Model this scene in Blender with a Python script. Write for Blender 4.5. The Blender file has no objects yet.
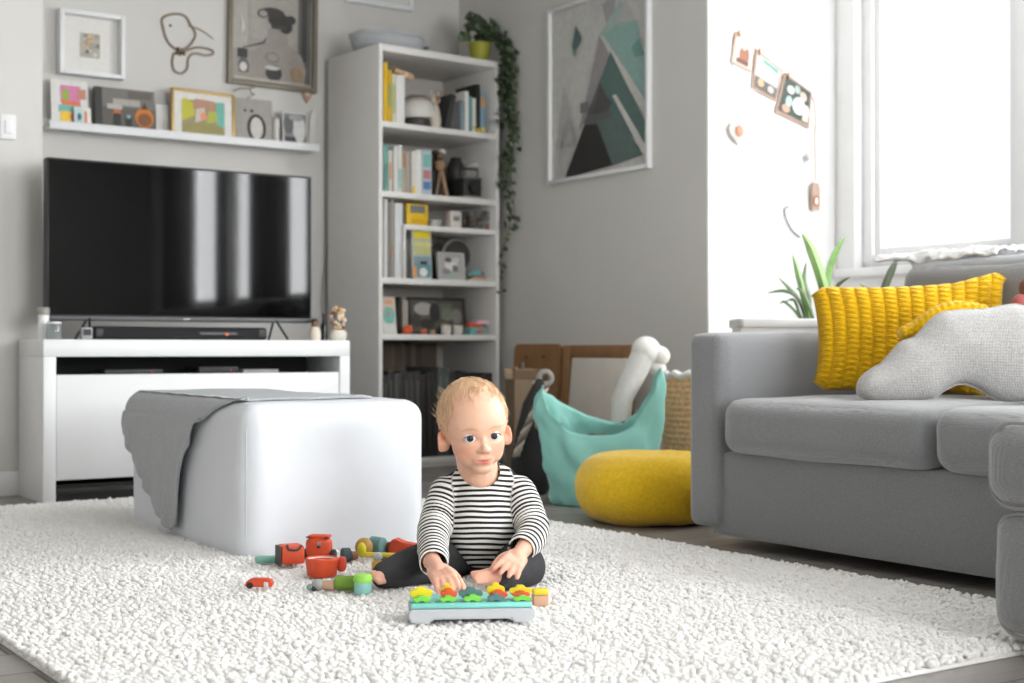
import bpy, bmesh, math, random
import numpy as np
from math import sin, cos, pi, radians as rad, sqrt, atan2, hypot
from mathutils import Vector, Matrix, noise
RND = random.Random(11)
S = bpy.context.scene
C = S.collection
# ---------------------------------------------------------------- camera model (room axes: X along TV wall, Y to TV wall)
F, CX, HY, H, YAW = 1400.0, 512.0, 350.0, 0.54, rad(34)
CY_, SY_ = cos(YAW), sin(YAW)
def V(lat, fwd, z): return Vector((lat * CY_ + fwd * SY_, -lat * SY_ + fwd * CY_, z))
def at(px, py, fwd): return V((px - CX) / F * fwd, fwd, H + (HY - py) / F * fwd)
def onZ(px, py, z):
    fwd = (H - z) * F / (py - HY); return at(px, py, fwd)
def onY(px, py, Y):
    r = (px - CX) / F; return at(px, py, Y / (CY_ - r * SY_))
def onX(px, py, X):
    r = (px - CX) / F; return at(px, py, X / (SY_ + r * CY_))
# ---------------------------------------------------------------- materials
def lin(c):
    return tuple(((v / 255) / 12.92 if v / 255 <= .04045 else ((v / 255 + .055) / 1.055) ** 2.4) for v in c)
MATS = {}
def nodes_of(m):
    m.use_nodes = True
    nt = m.node_tree; return nt, nt.nodes, nt.links, nt.nodes['Principled BSDF']
def mat(name, rgb, rough=.6, metal=0., var=.08, vscale=12., bump=0., bscale=200., bdist=.002, sheen=0., coat=0., spec=.5, detail=4., attr=None, trans=0.):
    if name in MATS: return MATS[name]
    m = bpy.data.materials.new(name); nt, N, L, P = nodes_of(m)
    P.inputs['Roughness'].default_value = rough; P.inputs['Metallic'].default_value = metal
    P.inputs['Specular IOR Level'].default_value = spec
    if sheen: P.inputs['Sheen Weight'].default_value = sheen; P.inputs['Sheen Roughness'].default_value = .5
    if coat: P.inputs['Coat Weight'].default_value = coat; P.inputs['Coat Roughness'].default_value = .1
    if trans: P.inputs['Transmission Weight'].default_value = trans
    tc = N.new('ShaderNodeTexCoord'); nz = N.new('ShaderNodeTexNoise')
    nz.inputs['Scale'].default_value = vscale; nz.inputs['Detail'].default_value = detail
    L.new(tc.outputs['Object'], nz.inputs['Vector'])
    mr = N.new('ShaderNodeMapRange'); mr.inputs['From Min'].default_value = .25; mr.inputs['From Max'].default_value = .75
    mr.inputs['To Min'].default_value = 1 - var; mr.inputs['To Max'].default_value = 1 + var
    L.new(nz.outputs['Fac'], mr.inputs['Value'])
    mx = N.new('ShaderNodeMix'); mx.data_type = 'RGBA'; mx.blend_type = 'MULTIPLY'; mx.inputs['Factor'].default_value = 1
    if attr:
        a = N.new('ShaderNodeAttribute'); a.attribute_name = attr; L.new(a.outputs['Color'], mx.inputs['A'])
    else:
        mx.inputs['A'].default_value = (*lin(rgb), 1)
    L.new(mr.outputs['Result'], mx.inputs['B']); L.new(mx.outputs['Result'], P.inputs['Base Color'])
    if bump:
        nb = N.new('ShaderNodeTexNoise'); nb.inputs['Scale'].default_value = bscale; nb.inputs['Detail'].default_value = 3
        L.new(tc.outputs['Object'], nb.inputs['Vector'])
        b = N.new('ShaderNodeBump'); b.inputs['Strength'].default_value = bump; b.inputs['Distance'].default_value = bdist
        L.new(nb.outputs['Fac'], b.inputs['Height']); L.new(b.outputs['Normal'], P.inputs['Normal'])
    MATS[name] = m; return m
def weave(name, rgb, scale=260., var=.25, rough=.95, sheen=.15, bump=.5):
    """woven cloth: crossing thread bumps and heathered colour"""
    m = mat(name, rgb, rough, var=var, vscale=scale, sheen=sheen, spec=.2, detail=2.)
    nt, N, L, P = nodes_of(m)
    tc = N.new('ShaderNodeTexCoord'); prev = None
    for d in ('X', 'Z'):
        w = N.new('ShaderNodeTexWave'); w.bands_direction = d; w.inputs['Scale'].default_value = scale * .5
        w.inputs['Distortion'].default_value = 2; L.new(tc.outputs['Object'], w.inputs['Vector'])
        if prev is None: prev = w
        else:
            a = N.new('ShaderNodeMath'); a.operation = 'ADD'; L.new(prev.outputs['Fac'], a.inputs[0]); L.new(w.outputs['Fac'], a.inputs[1])
            b = N.new('ShaderNodeBump'); b.inputs['Strength'].default_value = bump; b.inputs['Distance'].default_value = .0015
            L.new(a.outputs[0], b.inputs['Height']); L.new(b.outputs['Normal'], P.inputs['Normal'])
    return m
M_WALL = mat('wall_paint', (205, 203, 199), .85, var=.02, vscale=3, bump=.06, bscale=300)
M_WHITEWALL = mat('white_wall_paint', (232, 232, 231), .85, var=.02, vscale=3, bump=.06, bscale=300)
M_CEIL = mat('ceiling_paint', (225, 225, 223), .9, var=.02, vscale=3)
M_TRIM = mat('white_trim_paint', (228, 228, 228), .45, var=.02)
M_LACQ = mat('white_lacquer', (224, 225, 226), .35, var=.015, spec=.4)
M_CASE = mat('bookcase_paint', (218, 216, 213), .45, var=.02)
M_CASEB = mat('bookcase_back_board', (196, 191, 184), .7, var=.03)
M_LEATHER = mat('white_leather', (216, 219, 224), .42, var=.02, bump=.25, bscale=260, bdist=.0008)
M_SOFA = weave('grey_sofa_cloth', (128, 129, 131), 330, .22, sheen=.8)
M_PIPE = weave('pale_piping_cloth', (150, 150, 150), 330, .1)
M_BLACK = mat('black_plastic', (14, 14, 15), .45, var=.1)
M_DARK = mat('dark_gap', (20, 20, 21), .8)
M_SCREEN = mat('screen_glass', (4, 4, 5), .04, var=.0, spec=.25)
M_BLANKET = weave('grey_throw_cloth', (178, 181, 184), 240, .18)
M_YELLOW = mat('mustard_knit', (214, 168, 12), .95, var=.14, vscale=60, bump=.6, bscale=220, bdist=.004, sheen=.2, spec=.15)
M_POUF = mat('mustard_felt', (222, 180, 34), .95, var=.12, vscale=90, bump=.5, bscale=260, bdist=.003, sheen=.25, spec=.15)
M_STAR = weave('cream_knit', (204, 202, 200), 170, .16, bump=1.0)
M_MINT = mat('mint_bag_cloth', (136, 196, 186), .8, var=.05, vscale=8, bump=.15, bscale=40, bdist=.004, sheen=.1)
M_RUG = mat('cream_rug_wool', (234, 232, 229), .98, var=.07, vscale=40, bump=.7, bscale=350, bdist=.003, sheen=.2, spec=.1)
M_PLUSH = mat('white_plush', (226, 224, 220), .98, var=.05, vscale=50, bump=.8, bscale=180, bdist=.004, sheen=.4, spec=.1)
M_VC = mat('painted_colours', (255, 255, 255), .55, var=.06, vscale=70, attr='Col')
M_VCG = mat('glossy_colours', (255, 255, 255), .25, var=.04, vscale=40, attr='Col')
M_PRINT = mat('printed_paper', (255, 255, 255), .5, var=.1, vscale=35, attr='Col')
M_WOOD = mat('pale_wood', (188, 150, 108), .55, var=.12, vscale=30)
M_CHROME = mat('brushed_metal', (150, 150, 150), .3, metal=1.)
M_WICKER = mat('seagrass', (212, 172, 130), .9, var=.3, vscale=70, bump=.5, bscale=120, bdist=.004)
M_LEAF = mat('green_leaf', (54, 78, 40), .5, var=.3, vscale=30)
M_CORD = mat('pale_cord', (205, 180, 160), .8)
def floor_mat():
    m = mat('grey_oak_planks', (148, 143, 137), .42, var=.12, vscale=4, spec=.4)
    nt, N, L, P = nodes_of(m); tc = N.new('ShaderNodeTexCoord')
    mp = N.new('ShaderNodeMapping'); mp.inputs['Rotation'].default_value = (0, 0, 0)
    L.new(tc.outputs['Object'], mp.inputs['Vector'])
    br = N.new('ShaderNodeTexBrick'); br.inputs['Scale'].default_value = 1; br.inputs['Brick Width'].default_value = 1.3
    br.inputs['Row Height'].default_value = .16; br.inputs['Mortar Size'].default_value = .003
    br.inputs['Color1'].default_value = (*lin((146, 141, 136)), 1); br.inputs['Color2'].default_value = (*lin((126, 121, 116)), 1)
    br.inputs['Mortar'].default_value = (*lin((70, 66, 62)), 1); L.new(mp.outputs[0], br.inputs['Vector'])
    mp2 = N.new('ShaderNodeMapping'); mp2.inputs['Scale'].default_value = (1.5, 26, 1); L.new(tc.outputs['Object'], mp2.inputs['Vector'])
    nz = N.new('ShaderNodeTexNoise'); nz.inputs['Scale'].default_value = 4; nz.inputs['Detail'].default_value = 6; L.new(mp2.outputs[0], nz.inputs['Vector'])
    mr = N.new('ShaderNodeMapRange'); mr.inputs['To Min'].default_value = .7; mr.inputs['To Max'].default_value = 1.3; L.new(nz.outputs['Fac'], mr.inputs['Value'])
    mx = N.new('ShaderNodeMix'); mx.data_type = 'RGBA'; mx.blend_type = 'MULTIPLY'; mx.inputs['Factor'].default_value = 1
    L.new(br.outputs['Color'], mx.inputs['A']); L.new(mr.outputs[0], mx.inputs['B']); L.new(mx.outputs['Result'], P.inputs['Base Color'])
    return m
M_FLOOR = floor_mat()
def glass_mat():
    m = bpy.data.materials.new('window_glass'); m.use_nodes = True; nt = m.node_tree; N = nt.nodes; L = nt.links; N.clear()
    o = N.new('ShaderNodeOutputMaterial'); t = N.new('ShaderNodeBsdfTransparent'); g = N.new('ShaderNodeBsdfGlossy'); g.inputs['Roughness'].default_value = .02
    x = N.new('ShaderNodeMixShader'); x.inputs[0].default_value = .06; L.new(t.outputs[0], x.inputs[1]); L.new(g.outputs[0], x.inputs[2]); L.new(x.outputs[0], o.inputs[0]); return m
M_GLASS = glass_mat()
def curtain_mat():
    m = mat('linen_curtain_cloth', (150, 148, 145), .9, var=.05); nt, N, L, P = nodes_of(m)
    out = [n for n in N if n.type == 'OUTPUT_MATERIAL'][0]
    t = N.new('ShaderNodeBsdfTranslucent'); t.inputs[0].default_value = (.5, .5, .5, 1); x = N.new('ShaderNodeMixShader'); x.inputs[0].default_value = .35
    L.new(P.outputs[0], x.inputs[1]); L.new(t.outputs[0], x.inputs[2]); L.new(x.outputs[0], out.inputs['Surface']); return m
M_CURT = curtain_mat()
# ---------------------------------------------------------------- mesh helpers
def newbm():
    b = bmesh.new(); b.loops.layers.float_color.new('Col'); return b
def paint(bm, faces, col):
    if col is None: return
    lay = bm.loops.layers.float_color['Col']; c = (*lin(col), 1)
    for f in faces:
        for l in f.loops: l[lay] = c
def merge(bm, t, M=None, col=None, mi=0):
    if M is not None: bmesh.ops.transform(t, matrix=M, verts=t.verts)
    if 'Col' not in t.loops.layers.float_color: t.loops.layers.float_color.new('Col')
    paint(t, t.faces, col)
    for f in t.faces: f.material_index = mi
    me = bpy.data.meshes.new('tmp'); t.to_mesh(me); t.free(); bm.from_mesh(me); bpy.data.meshes.remove(me)
def T(x=0, y=0, z=0, rx=0, ry=0, rz=0, sc=None):
    M = Matrix.Translation((x, y, z)) @ Matrix.Rotation(rz, 4, 'Z') @ Matrix.Rotation(ry, 4, 'Y') @ Matrix.Rotation(rx, 4, 'X')
    if sc is not None: M = M @ Matrix.Diagonal((*sc, 1)) if hasattr(sc, '__len__') else M @ Matrix.Scale(sc, 4)
    return M
def box(bm, c, s, r=0., seg=2, M=None, col=None, mi=0):
    t = bmesh.new(); bmesh.ops.create_cube(t, size=1)
    bmesh.ops.transform(t, matrix=Matrix.Translation(c) @ Matrix.Diagonal((*s, 1)), verts=t.verts)
    r = min(r, .49 * min(s))
    if r > 0: bmesh.ops.bevel(t, geom=list(t.edges), offset=r, segments=seg, profile=.5, affect='EDGES')
    merge(bm, t, M, col, mi)
def box2(bm, a, b, r=0., **k):
    box(bm, [(p + q) / 2 for p, q in zip(a, b)], [abs(q - p) for p, q in zip(a, b)], r, **k)
def cyl(bm, r1, r2, h, M=None, seg=24, col=None, mi=0, bev=0.):
    t = bmesh.new(); bmesh.ops.create_cone(t, cap_ends=True, segments=seg, radius1=r1, radius2=r2, depth=h)
    bmesh.ops.translate(t, vec=(0, 0, h / 2), verts=t.verts)
    if bev: bmesh.ops.bevel(t, geom=[e for e in t.edges if len(e.link_faces) == 2 and abs(e.verts[0].co.z - e.verts[1].co.z) < 1e-6], offset=bev, segments=2, affect='EDGES')
    merge(bm, t, M, col, mi)
def ball(bm, c, r, col=None, mi=0, M=None, u=20, v=12):
    t = bmesh.new(); bmesh.ops.create_uvsphere(t, u_segments=u, v_segments=v, radius=1)
    rr = r if hasattr(r, '__len__') else (r, r, r)
    MM = Matrix.Translation(c) @ Matrix.Diagonal((*rr, 1))
    merge(bm, t, (M @ MM) if M is not None else MM, col, mi)
def lathe(bm, prof, M=None, seg=32, col=None, mi=0):
    t = bmesh.new(); rings = []
    for r, z in prof:
        if r < 1e-6: rings.append([t.verts.new((0, 0, z))])
        else: rings.append([t.verts.new((r * cos(2 * pi * i / seg), r * sin(2 * pi * i / seg), z)) for i in range(seg)])
    for a, b in zip(rings, rings[1:]):
        for i in range(seg):
            j = (i + 1) % seg
            if len(a) == 1 and len(b) == 1: continue
            if len(a) == 1: t.faces.new((a[0], b[j], b[i]))
            elif len(b) == 1: t.faces.new((a[i], a[j], b[0]))
            else: t.faces.new((a[i], a[j], b[j], b[i]))
    bmesh.ops.recalc_face_normals(t, faces=t.faces); merge(bm, t, M, col, mi)
def catmull(pts, n=6):
    P = [Vector(p) for p in pts]
    if len(P) < 3: return P
    out = []
    for i in range(len(P) - 1):
        p0 = P[max(i - 1, 0)]; p1 = P[i]; p2 = P[i + 1]; p3 = P[min(i + 2, len(P) - 1)]
        for k in range(n):
            t = k / n
            out.append(.5 * (2 * p1 + (p2 - p0) * t + (2 * p0 - 5 * p1 + 4 * p2 - p3) * t * t + (3 * p1 - p0 - 3 * p2 + p3) * t ** 3))
    out.append(P[-1]); return out
def tube(bm, pts, r, seg=8, M=None, col=None, mi=0, closed=False):
    P = [Vector(p) for p in pts]; n = len(P); t = bmesh.new(); rings = []
    rr = r if hasattr(r, '__len__') else [r] * n
    up = Vector((0, 0, 1)); prev = None
    for i in range(n):
        if closed: d = P[(i + 1) % n] - P[i - 1]
        else: d = P[min(i + 1, n - 1)] - P[max(i - 1, 0)]
        d = d.normalized() if d.length > 1e-9 else Vector((0, 0, 1))
        if prev is None: s = d.cross(up if abs(d.z) < .9 else Vector((1, 0, 0))).normalized()
        else: s = (prev - d * prev.dot(d)).normalized()
        prev = s; b = d.cross(s)
        rings.append([t.verts.new(P[i] + (s * cos(2 * pi * k / seg) + b * sin(2 * pi * k / seg)) * rr[i]) for k in range(seg)])
    pairs = list(zip(rings, rings[1:])) + ([(rings[-1], rings[0])] if closed else [])
    for a, b in pairs:
        for k in range(seg): t.faces.new((a[k], a[(k + 1) % seg], b[(k + 1) % seg], b[k]))
    if not closed: t.faces.new(rings[0][::-1]); t.faces.new(rings[-1])
    bmesh.ops.recalc_face_normals(t, faces=t.faces); merge(bm, t, M, col, mi)
def prism(bm, pts, d, bev=0., M=None, col=None, mi=0):
    """outline in local x,z extruded along y from 0 to d"""
    t = bmesh.new(); f = t.faces.new([t.verts.new((x, 0, z)) for x, z in pts])
    r = bmesh.ops.extrude_face_region(t, geom=[f]); vs = [v for v in r['geom'] if isinstance(v, bmesh.types.BMVert)]
    bmesh.ops.translate(t, vec=(0, d, 0), verts=vs); bmesh.ops.recalc_face_normals(t, faces=t.faces)
    if bev: bmesh.ops.bevel(t, geom=[e for e in t.edges], offset=bev, segments=2, affect='EDGES', clamp_overlap=True)
    merge(bm, t, M, col, mi)
def poly(bm, pts, col, mi=0):
    vs = [bm.verts.new(p) for p in pts]; f = bm.faces.new(vs); f.material_index = mi; paint(bm, [f], col); return f
def softbox(bm, c, s, r, n=14, bulge=(0, 0, 0), wob=0., M=None, col=None, mi=0, seed=0.):
    """finely gridded rounded block that can swell outwards and wrinkle"""
    t = bmesh.new(); bmesh.ops.create_cube(t, size=2); bmesh.ops.subdivide_edges(t, edges=t.edges, cuts=n, use_grid_fill=True)
    hx = [v / 2 for v in s]
    for v in t.verts:
        q = [math.copysign(1 - (1 - min(1, abs(a))) ** 1.7, a) for a in v.co]
        p = Vector([q[i] * hx[i] for i in range(3)])
        inn = Vector([max(-hx[i] + r, min(hx[i] - r, p[i])) for i in range(3)]); d = p - inn
        if d.length > 1e-9: p = inn + d.normalized() * min(r, d.length if d.length < r else r)
        e = [1 - q[i] * q[i] for i in range(3)]
        p.x += math.copysign(bulge[0] * e[1] * e[2], q[0]) * abs(q[0])
        p.y += math.copysign(bulge[1] * e[0] * e[2], q[1]) * abs(q[1])
        p.z += math.copysign(bulge[2] * e[0] * e[1], q[2]) * abs(q[2])
        if wob:
            nn = noise.noise_vector(Vector((p.x * 7 + seed, p.y * 7, p.z * 7))); p += nn * wob
        v.co = p + Vector(c)
    bmesh.ops.recalc_face_normals(t, faces=t.faces); merge(bm, t, M, col, mi)
def obj(name, bm, mats, parent=None, smooth=True, angle=42, loc=None, rotz=None):
    me = bpy.data.meshes.new(name)
    if isinstance(bm, bmesh.types.BMesh): bm.to_mesh(me); bm.free()
    else: me = bm; me.name = name
    o = bpy.data.objects.new(name, me); C.objects.link(o)
    for m in (mats if isinstance(mats, (list, tuple)) else [mats]): me.materials.append(m)
    if smooth:
        me.shade_smooth(); me.set_sharp_from_angle(angle=rad(angle))
    if parent is not None: o.parent = parent
    if loc is not None: o.location = loc
    if rotz is not None: o.rotation_euler = (0, 0, rotz)
    return o
def tag(o, label, cat, group=None, kind=None):
    o['label'] = label; o['category'] = cat
    if group: o['group'] = group
    if kind: o['kind'] = kind
    return o
def thing(name, label, cat, loc=(0, 0, 0), rotz=0, group=None, rot=None):
    o = bpy.data.objects.new(name, None); C.objects.link(o); o.empty_display_size = .05
    o.location = loc; o.rotation_euler = rot if rot else (0, 0, rotz); return tag(o, label, cat, group)
def struct(name, bm, m, **k):
    o = obj(name, bm, m, **k); o['kind'] = 'structure'; return o
CAM = -YAW     # rotation that makes a local x axis run to the right of the photograph and local y run away from the camera
# ================================================================= room shell
YT, XA, XW, YC, ZC = 6.06, 3.76, 4.485, 4.187, 2.45      # TV wall, print wall, window wall, alcove return, ceiling
XL, YR, YP, XP = -1.6, -2.4, 5.34, 1.475
b = newbm(); box2(b, (XL - .1, YR - .1, -.1), (XW + .1, YT + .1, 0)); struct('floor', b, M_FLOOR)
b = newbm(); box2(b, (XL - .1, YR - .1, ZC), (XW + .1, YT + .1, ZC + .1)); struct('ceiling', b, M_CEIL)
b = newbm(); box2(b, (XP, YT, 0), (XA + .1, YT + .1, ZC)); struct('wall_back', b, M_WALL)
b = newbm(); box2(b, (XL - .1, YP, 0), (XP, YT + .1, ZC)); struct('wall_pillar', b, M_WALL)
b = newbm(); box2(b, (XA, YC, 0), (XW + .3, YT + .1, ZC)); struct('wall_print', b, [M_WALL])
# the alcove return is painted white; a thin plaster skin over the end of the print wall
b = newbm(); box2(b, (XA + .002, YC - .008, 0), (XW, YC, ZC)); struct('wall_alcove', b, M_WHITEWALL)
b = newbm(); box2(b, (XL - .1, YR - .1, 0), (XL, YP, ZC)); struct('wall_left', b, M_WALL)
RW = (1.3, 3.4, .06, 2.2)     # invented glazed door behind the camera, added to light sofa and ottoman
b = newbm(); box2(b, (XL, YR - .1, 0), (RW[0], YR, ZC)); box2(b, (RW[1], YR - .1, 0), (XW + .3, YR, ZC)); box2(b, (RW[0], YR - .1, 0), (RW[1], YR, RW[2])); box2(b, (RW[0], YR - .1, RW[3]), (RW[1], YR, ZC)); struct('wall_rear', b, M_WALL)
w = bpy.data.objects.new('added_door_1', None); C.objects.link(w); w['kind'] = 'structure'
f = newbm()
for k in range(2):
    xa = RW[0] + (RW[1] - RW[0]) / 2 * k; xb = xa + (RW[1] - RW[0]) / 2
    for a, c in (((xa, YR - .07, RW[2]), (xa + .07, YR - .02, RW[3])), ((xb - .07, YR - .07, RW[2]), (xb, YR - .02, RW[3])), ((xa + .07, YR - .07, RW[2]), (xb - .07, YR - .02, RW[2] + .09)), ((xa + .07, YR - .07, RW[3] - .07), (xb - .07, YR - .02, RW[3]))): box2(f, a, c, .004)
obj('added_door_frame', f, M_TRIM, w)
f = newbm(); box2(f, (RW[0] + .07, YR - .048, RW[2] + .09), (RW[1] - .07, YR - .044, RW[3] - .07)); obj('added_door_glass', f, M_GLASS, w)
WINS = [(3.26, 4.06, .88, 2.30), (1.62, 3.05, .88, 2.30), (-1.55, 1.30, .88, 2.30)]
b = newbm()
ys = [YR] + [v for w in reversed(WINS) for v in (w[0], w[1])] + [YC - .008]
for i in range(0, len(ys), 2): box2(b, (XW, ys[i], 0), (XW + .16, ys[i + 1], ZC))
for w in WINS:
    box2(b, (XW, w[0], 0), (XW + .16, w[1], w[2])); box2(b, (XW, w[0], w[3]), (XW + .16, w[1], ZC))
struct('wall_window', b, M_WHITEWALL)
for n, (y0, y1, z0, z1) in enumerate(WINS):
    w = bpy.data.objects.new(f'window_{n+1}', None); C.objects.link(w); w['kind'] = 'structure'
    nb = 1 if n == 0 else (2 if n == 1 else 3)
    f = newbm(); fw = .055
    x0, x1 = XW + .03, XW + .10
    for (ya, yb, za, zb) in ((y0, y0 + fw, z0, z1), (y1 - fw, y1, z0, z1), (y0 + fw, y1 - fw, z0, z0 + fw), (y0 + fw, y1 - fw, z1 - fw, z1)):
        box2(f, (x0, ya, za), (x1, yb, zb), .006)
    for k in range(1, nb):
        yk = y0 + (y1 - y0) * k / nb; box2(f, (x0 - .004, yk - .04, z0 + .02), (x1 + .004, yk + .04, z1 - .02), .006)
    wf = obj('window_frame', f, M_TRIM, w)
    f = newbm()
    for k in range(nb):   # inner sashes
        a = y0 + fw + (y1 - y0 - 2 * fw) * k / nb + (.03 if k else 0) ; c = y0 + fw + (y1 - y0 - 2 * fw) * (k + 1) / nb - (.03 if k < nb - 1 else 0)
        for (ya, yb, za, zb) in ((a, a + .03, z0 + fw, z1 - fw), (c - .03, c, z0 + fw, z1 - fw), (a + .03, c - .03, z0 + fw, z0 + fw + .03), (a + .03, c - .03, z1 - fw - .03, z1 - fw)):
            box2(f, (x0 + .02, ya, za), (x1 - .01, yb, zb), .004)
    obj('window_sash', f, M_TRIM, wf)
    f = newbm(); box2(f, (XW + .085, y0 + fw, z0 + fw), (XW + .089, y1 - fw, z1 - fw)); obj('window_pane', f, M_GLASS, w)
    f = newbm(); cw = .085
    for (ya, yb, za, zb) in ((y0 - cw, y0 + .005, z0 + .001, z1 - .006), (y1 - .005, min(y1 + cw, YC - .01), z0 + .001, z1 - .006), (y0 - cw, min(y1 + cw, YC - .01), z1 - .005, z1 + cw)):
        box2(f, (XW - .02, ya, za), (XW + .03, yb, zb), .005)
    obj('window_casing', f, M_TRIM, w)
    f = newbm(); box2(f, (XW - .05, y0 - cw, z0 - .035), (XW + .04, min(y1 + cw, YC - .012), z0), .006); obj('window_sill', f, M_TRIM, w)
# skirting boards
def skirt(name, a, c):
    f = newbm(); box2(f, a, c, .004); struct(name, f, M_TRIM)
skirt('baseboard_pillar', (XL, YP - .014, 0), (XP, YP, .09)); skirt('baseboard_back', (XP, YT - .014, 0), (XA, YT, .09))
skirt('baseboard_print', (XA - .014, YC, 0), (XA, YT - .014, .09)); skirt('baseboard_alcove', (XA, YC - .022, 0), (XW - .014, YC - .008, .09))
skirt('baseboard_window', (XW - .014, YR, 0), (XW, YC - .03, .09)); skirt('baseboard_left', (XL, YR, 0), (XL + .014, YP - .014, .09))
# curtains at the long window, drawn in bunches (they show in the television screen)
for (ya, yb), lab in zip(((-1.8, -1.08), (-.58, -.26), (.10, .82), (1.12, 1.48)), ('far bunch of the grey linen curtain reflected in the television', 'narrow gathered grey curtain between two bright gaps of the reflection', 'wide gathered grey curtain reflected right of the screen middle', 'grey curtain reflected at the right edge of the television screen')):
    t = bmesh.new(); n = int((yb - ya) / .012); rows = []
    for z in (.12, .6, 1.2, 1.8, 2.36):
        rows.append([t.verts.new((XW - .10 + .035 * sin(i * .95) * (1.15 - z * .1) + .012 * sin(i * .37), ya + (yb - ya) * i / n, z)) for i in range(n + 1)])
    for r1, r2 in zip(rows, rows[1:]):
        for i in range(n): t.faces.new((r1[i], r1[i + 1], r2[i + 1], r2[i]))
    f = newbm(); merge(f, t); o = obj('curtain', f, M_CURT); tag(o, lab, 'curtain', 'linen curtains at the long window')
    md = o.modifiers.new('thick', 'SOLIDIFY'); md.thickness = .003
# light switch on the pillar
p = onY(7, 127, YP); sw = thing('light_switch', 'white light switch plate on the wall at the far left', 'light switch', (p.x, YP, p.z))
f = newbm(); box(f, (0, -.006, 0), (.058, .012, .092), .004); obj('switch_plate', f, M_TRIM, sw)
f = newbm(); box(f, (0, -.014, 0), (.026, .008, .05), .003, M=T(rx=.06)); obj('rocker', f, M_TRIM, sw)

# ================================================================= rug: thousands of woolly loops on a backing
RX0, RX1, RY0, RY1 = .66, 2.51, 1.55, 4.86
rug = thing('shag_rug', 'large cream woollen loop pile rug on the grey wooden floor', 'rug', (0, 0, 0))
f = newbm(); box2(f, (RX0, RY0, 0), (RX1, RY1, .008), .003); obj('backing', f, M_RUG, rug)
def loops_mesh():
    t = bmesh.new(); bmesh.ops.create_icosphere(t, subdivisions=1, radius=1); t.verts.ensure_lookup_table()
    bv = np.array([v.co[:] for v in t.verts]); bf = np.array([[v.index for v in q.verts] for q in t.faces]); t.free()
    rng = np.random.default_rng(3); dx, dy = .0125, .0105
    nx, ny = int((RX1 - RX0) / dx), int((RY1 - RY0) / dy)
    gx, gy = np.meshgrid(np.arange(nx), np.arange(ny), indexing='ij'); n = nx * ny
    cx = RX0 + (gx.ravel() + .5) * dx + rng.normal(0, .0016, n); cy = RY0 + (gy.ravel() + .5 + .5 * (gx.ravel() % 2)) * dy + rng.normal(0, .0024, n)
    lump = np.array([noise.noise(Vector((a * 9, c * 9, 1.3))) for a, c in zip(cx, cy)])
    cz = .012 + .003 * lump + rng.uniform(-.0025, .003, n); r = rng.uniform(.0062, .0092, n)
    ax = np.stack([r * rng.uniform(.85, 1.15, n), r * rng.uniform(.85, 1.25, n), r * rng.uniform(.8, 1.2, n)], 1)
    th = rng.uniform(0, pi, n); ct, st = np.cos(th), np.sin(th)
    v = bv[None] * ax[:, None, :]
    v = v * (1 + rng.normal(0, .13, (n, len(bv), 1)))
    x = v[..., 0] * ct[:, None] - v[..., 1] * st[:, None]; y = v[..., 0] * st[:, None] + v[..., 1] * ct[:, None]
    vv = np.stack([x + cx[:, None], y + cy[:, None], np.maximum(v[..., 2] + cz[:, None], .001)], -1).reshape(-1, 3)
    ff = (bf[None] + (np.arange(n) * len(bv))[:, None, None]).reshape(-1, 3)
    me = bpy.data.meshes.new('pile'); me.vertices.add(len(vv)); me.vertices.foreach_set('co', vv.ravel().astype(np.float32))
    me.loops.add(ff.size); me.loops.foreach_set('vertex_index', ff.ravel().astype(np.int32))
    me.polygons.add(len(ff)); me.polygons.foreach_set('loop_start', (np.arange(len(ff)) * 3).astype(np.int32))
    me.update(calc_edges=True); return me
o = obj('pile', loops_mesh(), M_RUG, rug, angle=180); o['kind'] = 'stuff'

# ================================================================= ottoman and its throw
OX0, OX1, OY0, OY1, OZ = 0., .525, 0., .99, .412
OFL = Vector((1.407, 3.294, 0)); ORZ = rad(-2.6); OMX = Matrix.Translation(OFL) @ Matrix.Rotation(ORZ, 4, 'Z')
ot = thing('ottoman', 'square white leather ottoman under a grey throw on the rug', 'ottoman', OMX @ Vector((OX1 / 2, OY1 / 2, .0)), ORZ)
f = newbm(); softbox(f, (0, 0, .187), (OX1 - OX0, OY1 - OY0, .434), .05, n=22, bulge=(.010, .012, .008), wob=.003)
[setattr(v.co, 'z', max(v.co.z, .004)) for v in f.verts]
ocv = obj('cover', f, M_LEATHER, ot, angle=180)
hx, hy = (OX1 - OX0) / 2, (OY1 - OY0) / 2
f = newbm(); tube(f, [(-hx + .0135, -hy + .0135, zz) for zz in (.06, .1, .2, .28, .34)], [.0012] * 5, 6); obj('corner_seam', f, M_LEATHER, ocv)
t = bmesh.new(); NU, NV = 120, 60; grid = []
def hang(Y):   # lower edge of the throw along the left face
    pts = [(.04, .425), (.10, .418), (.20, .385), (.29, .34), (.36, .26), (.41, .15), (.45, .05), (.51, .03), (.62, .063), (.83, .19), (.97, .273), (1.02, .29)]
    for (a, za), (c, zc) in zip(pts, pts[1:]):
        if Y <= c: return za + (zc - za) * (Y - a) / (c - a)
    return pts[-1][1]
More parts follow.
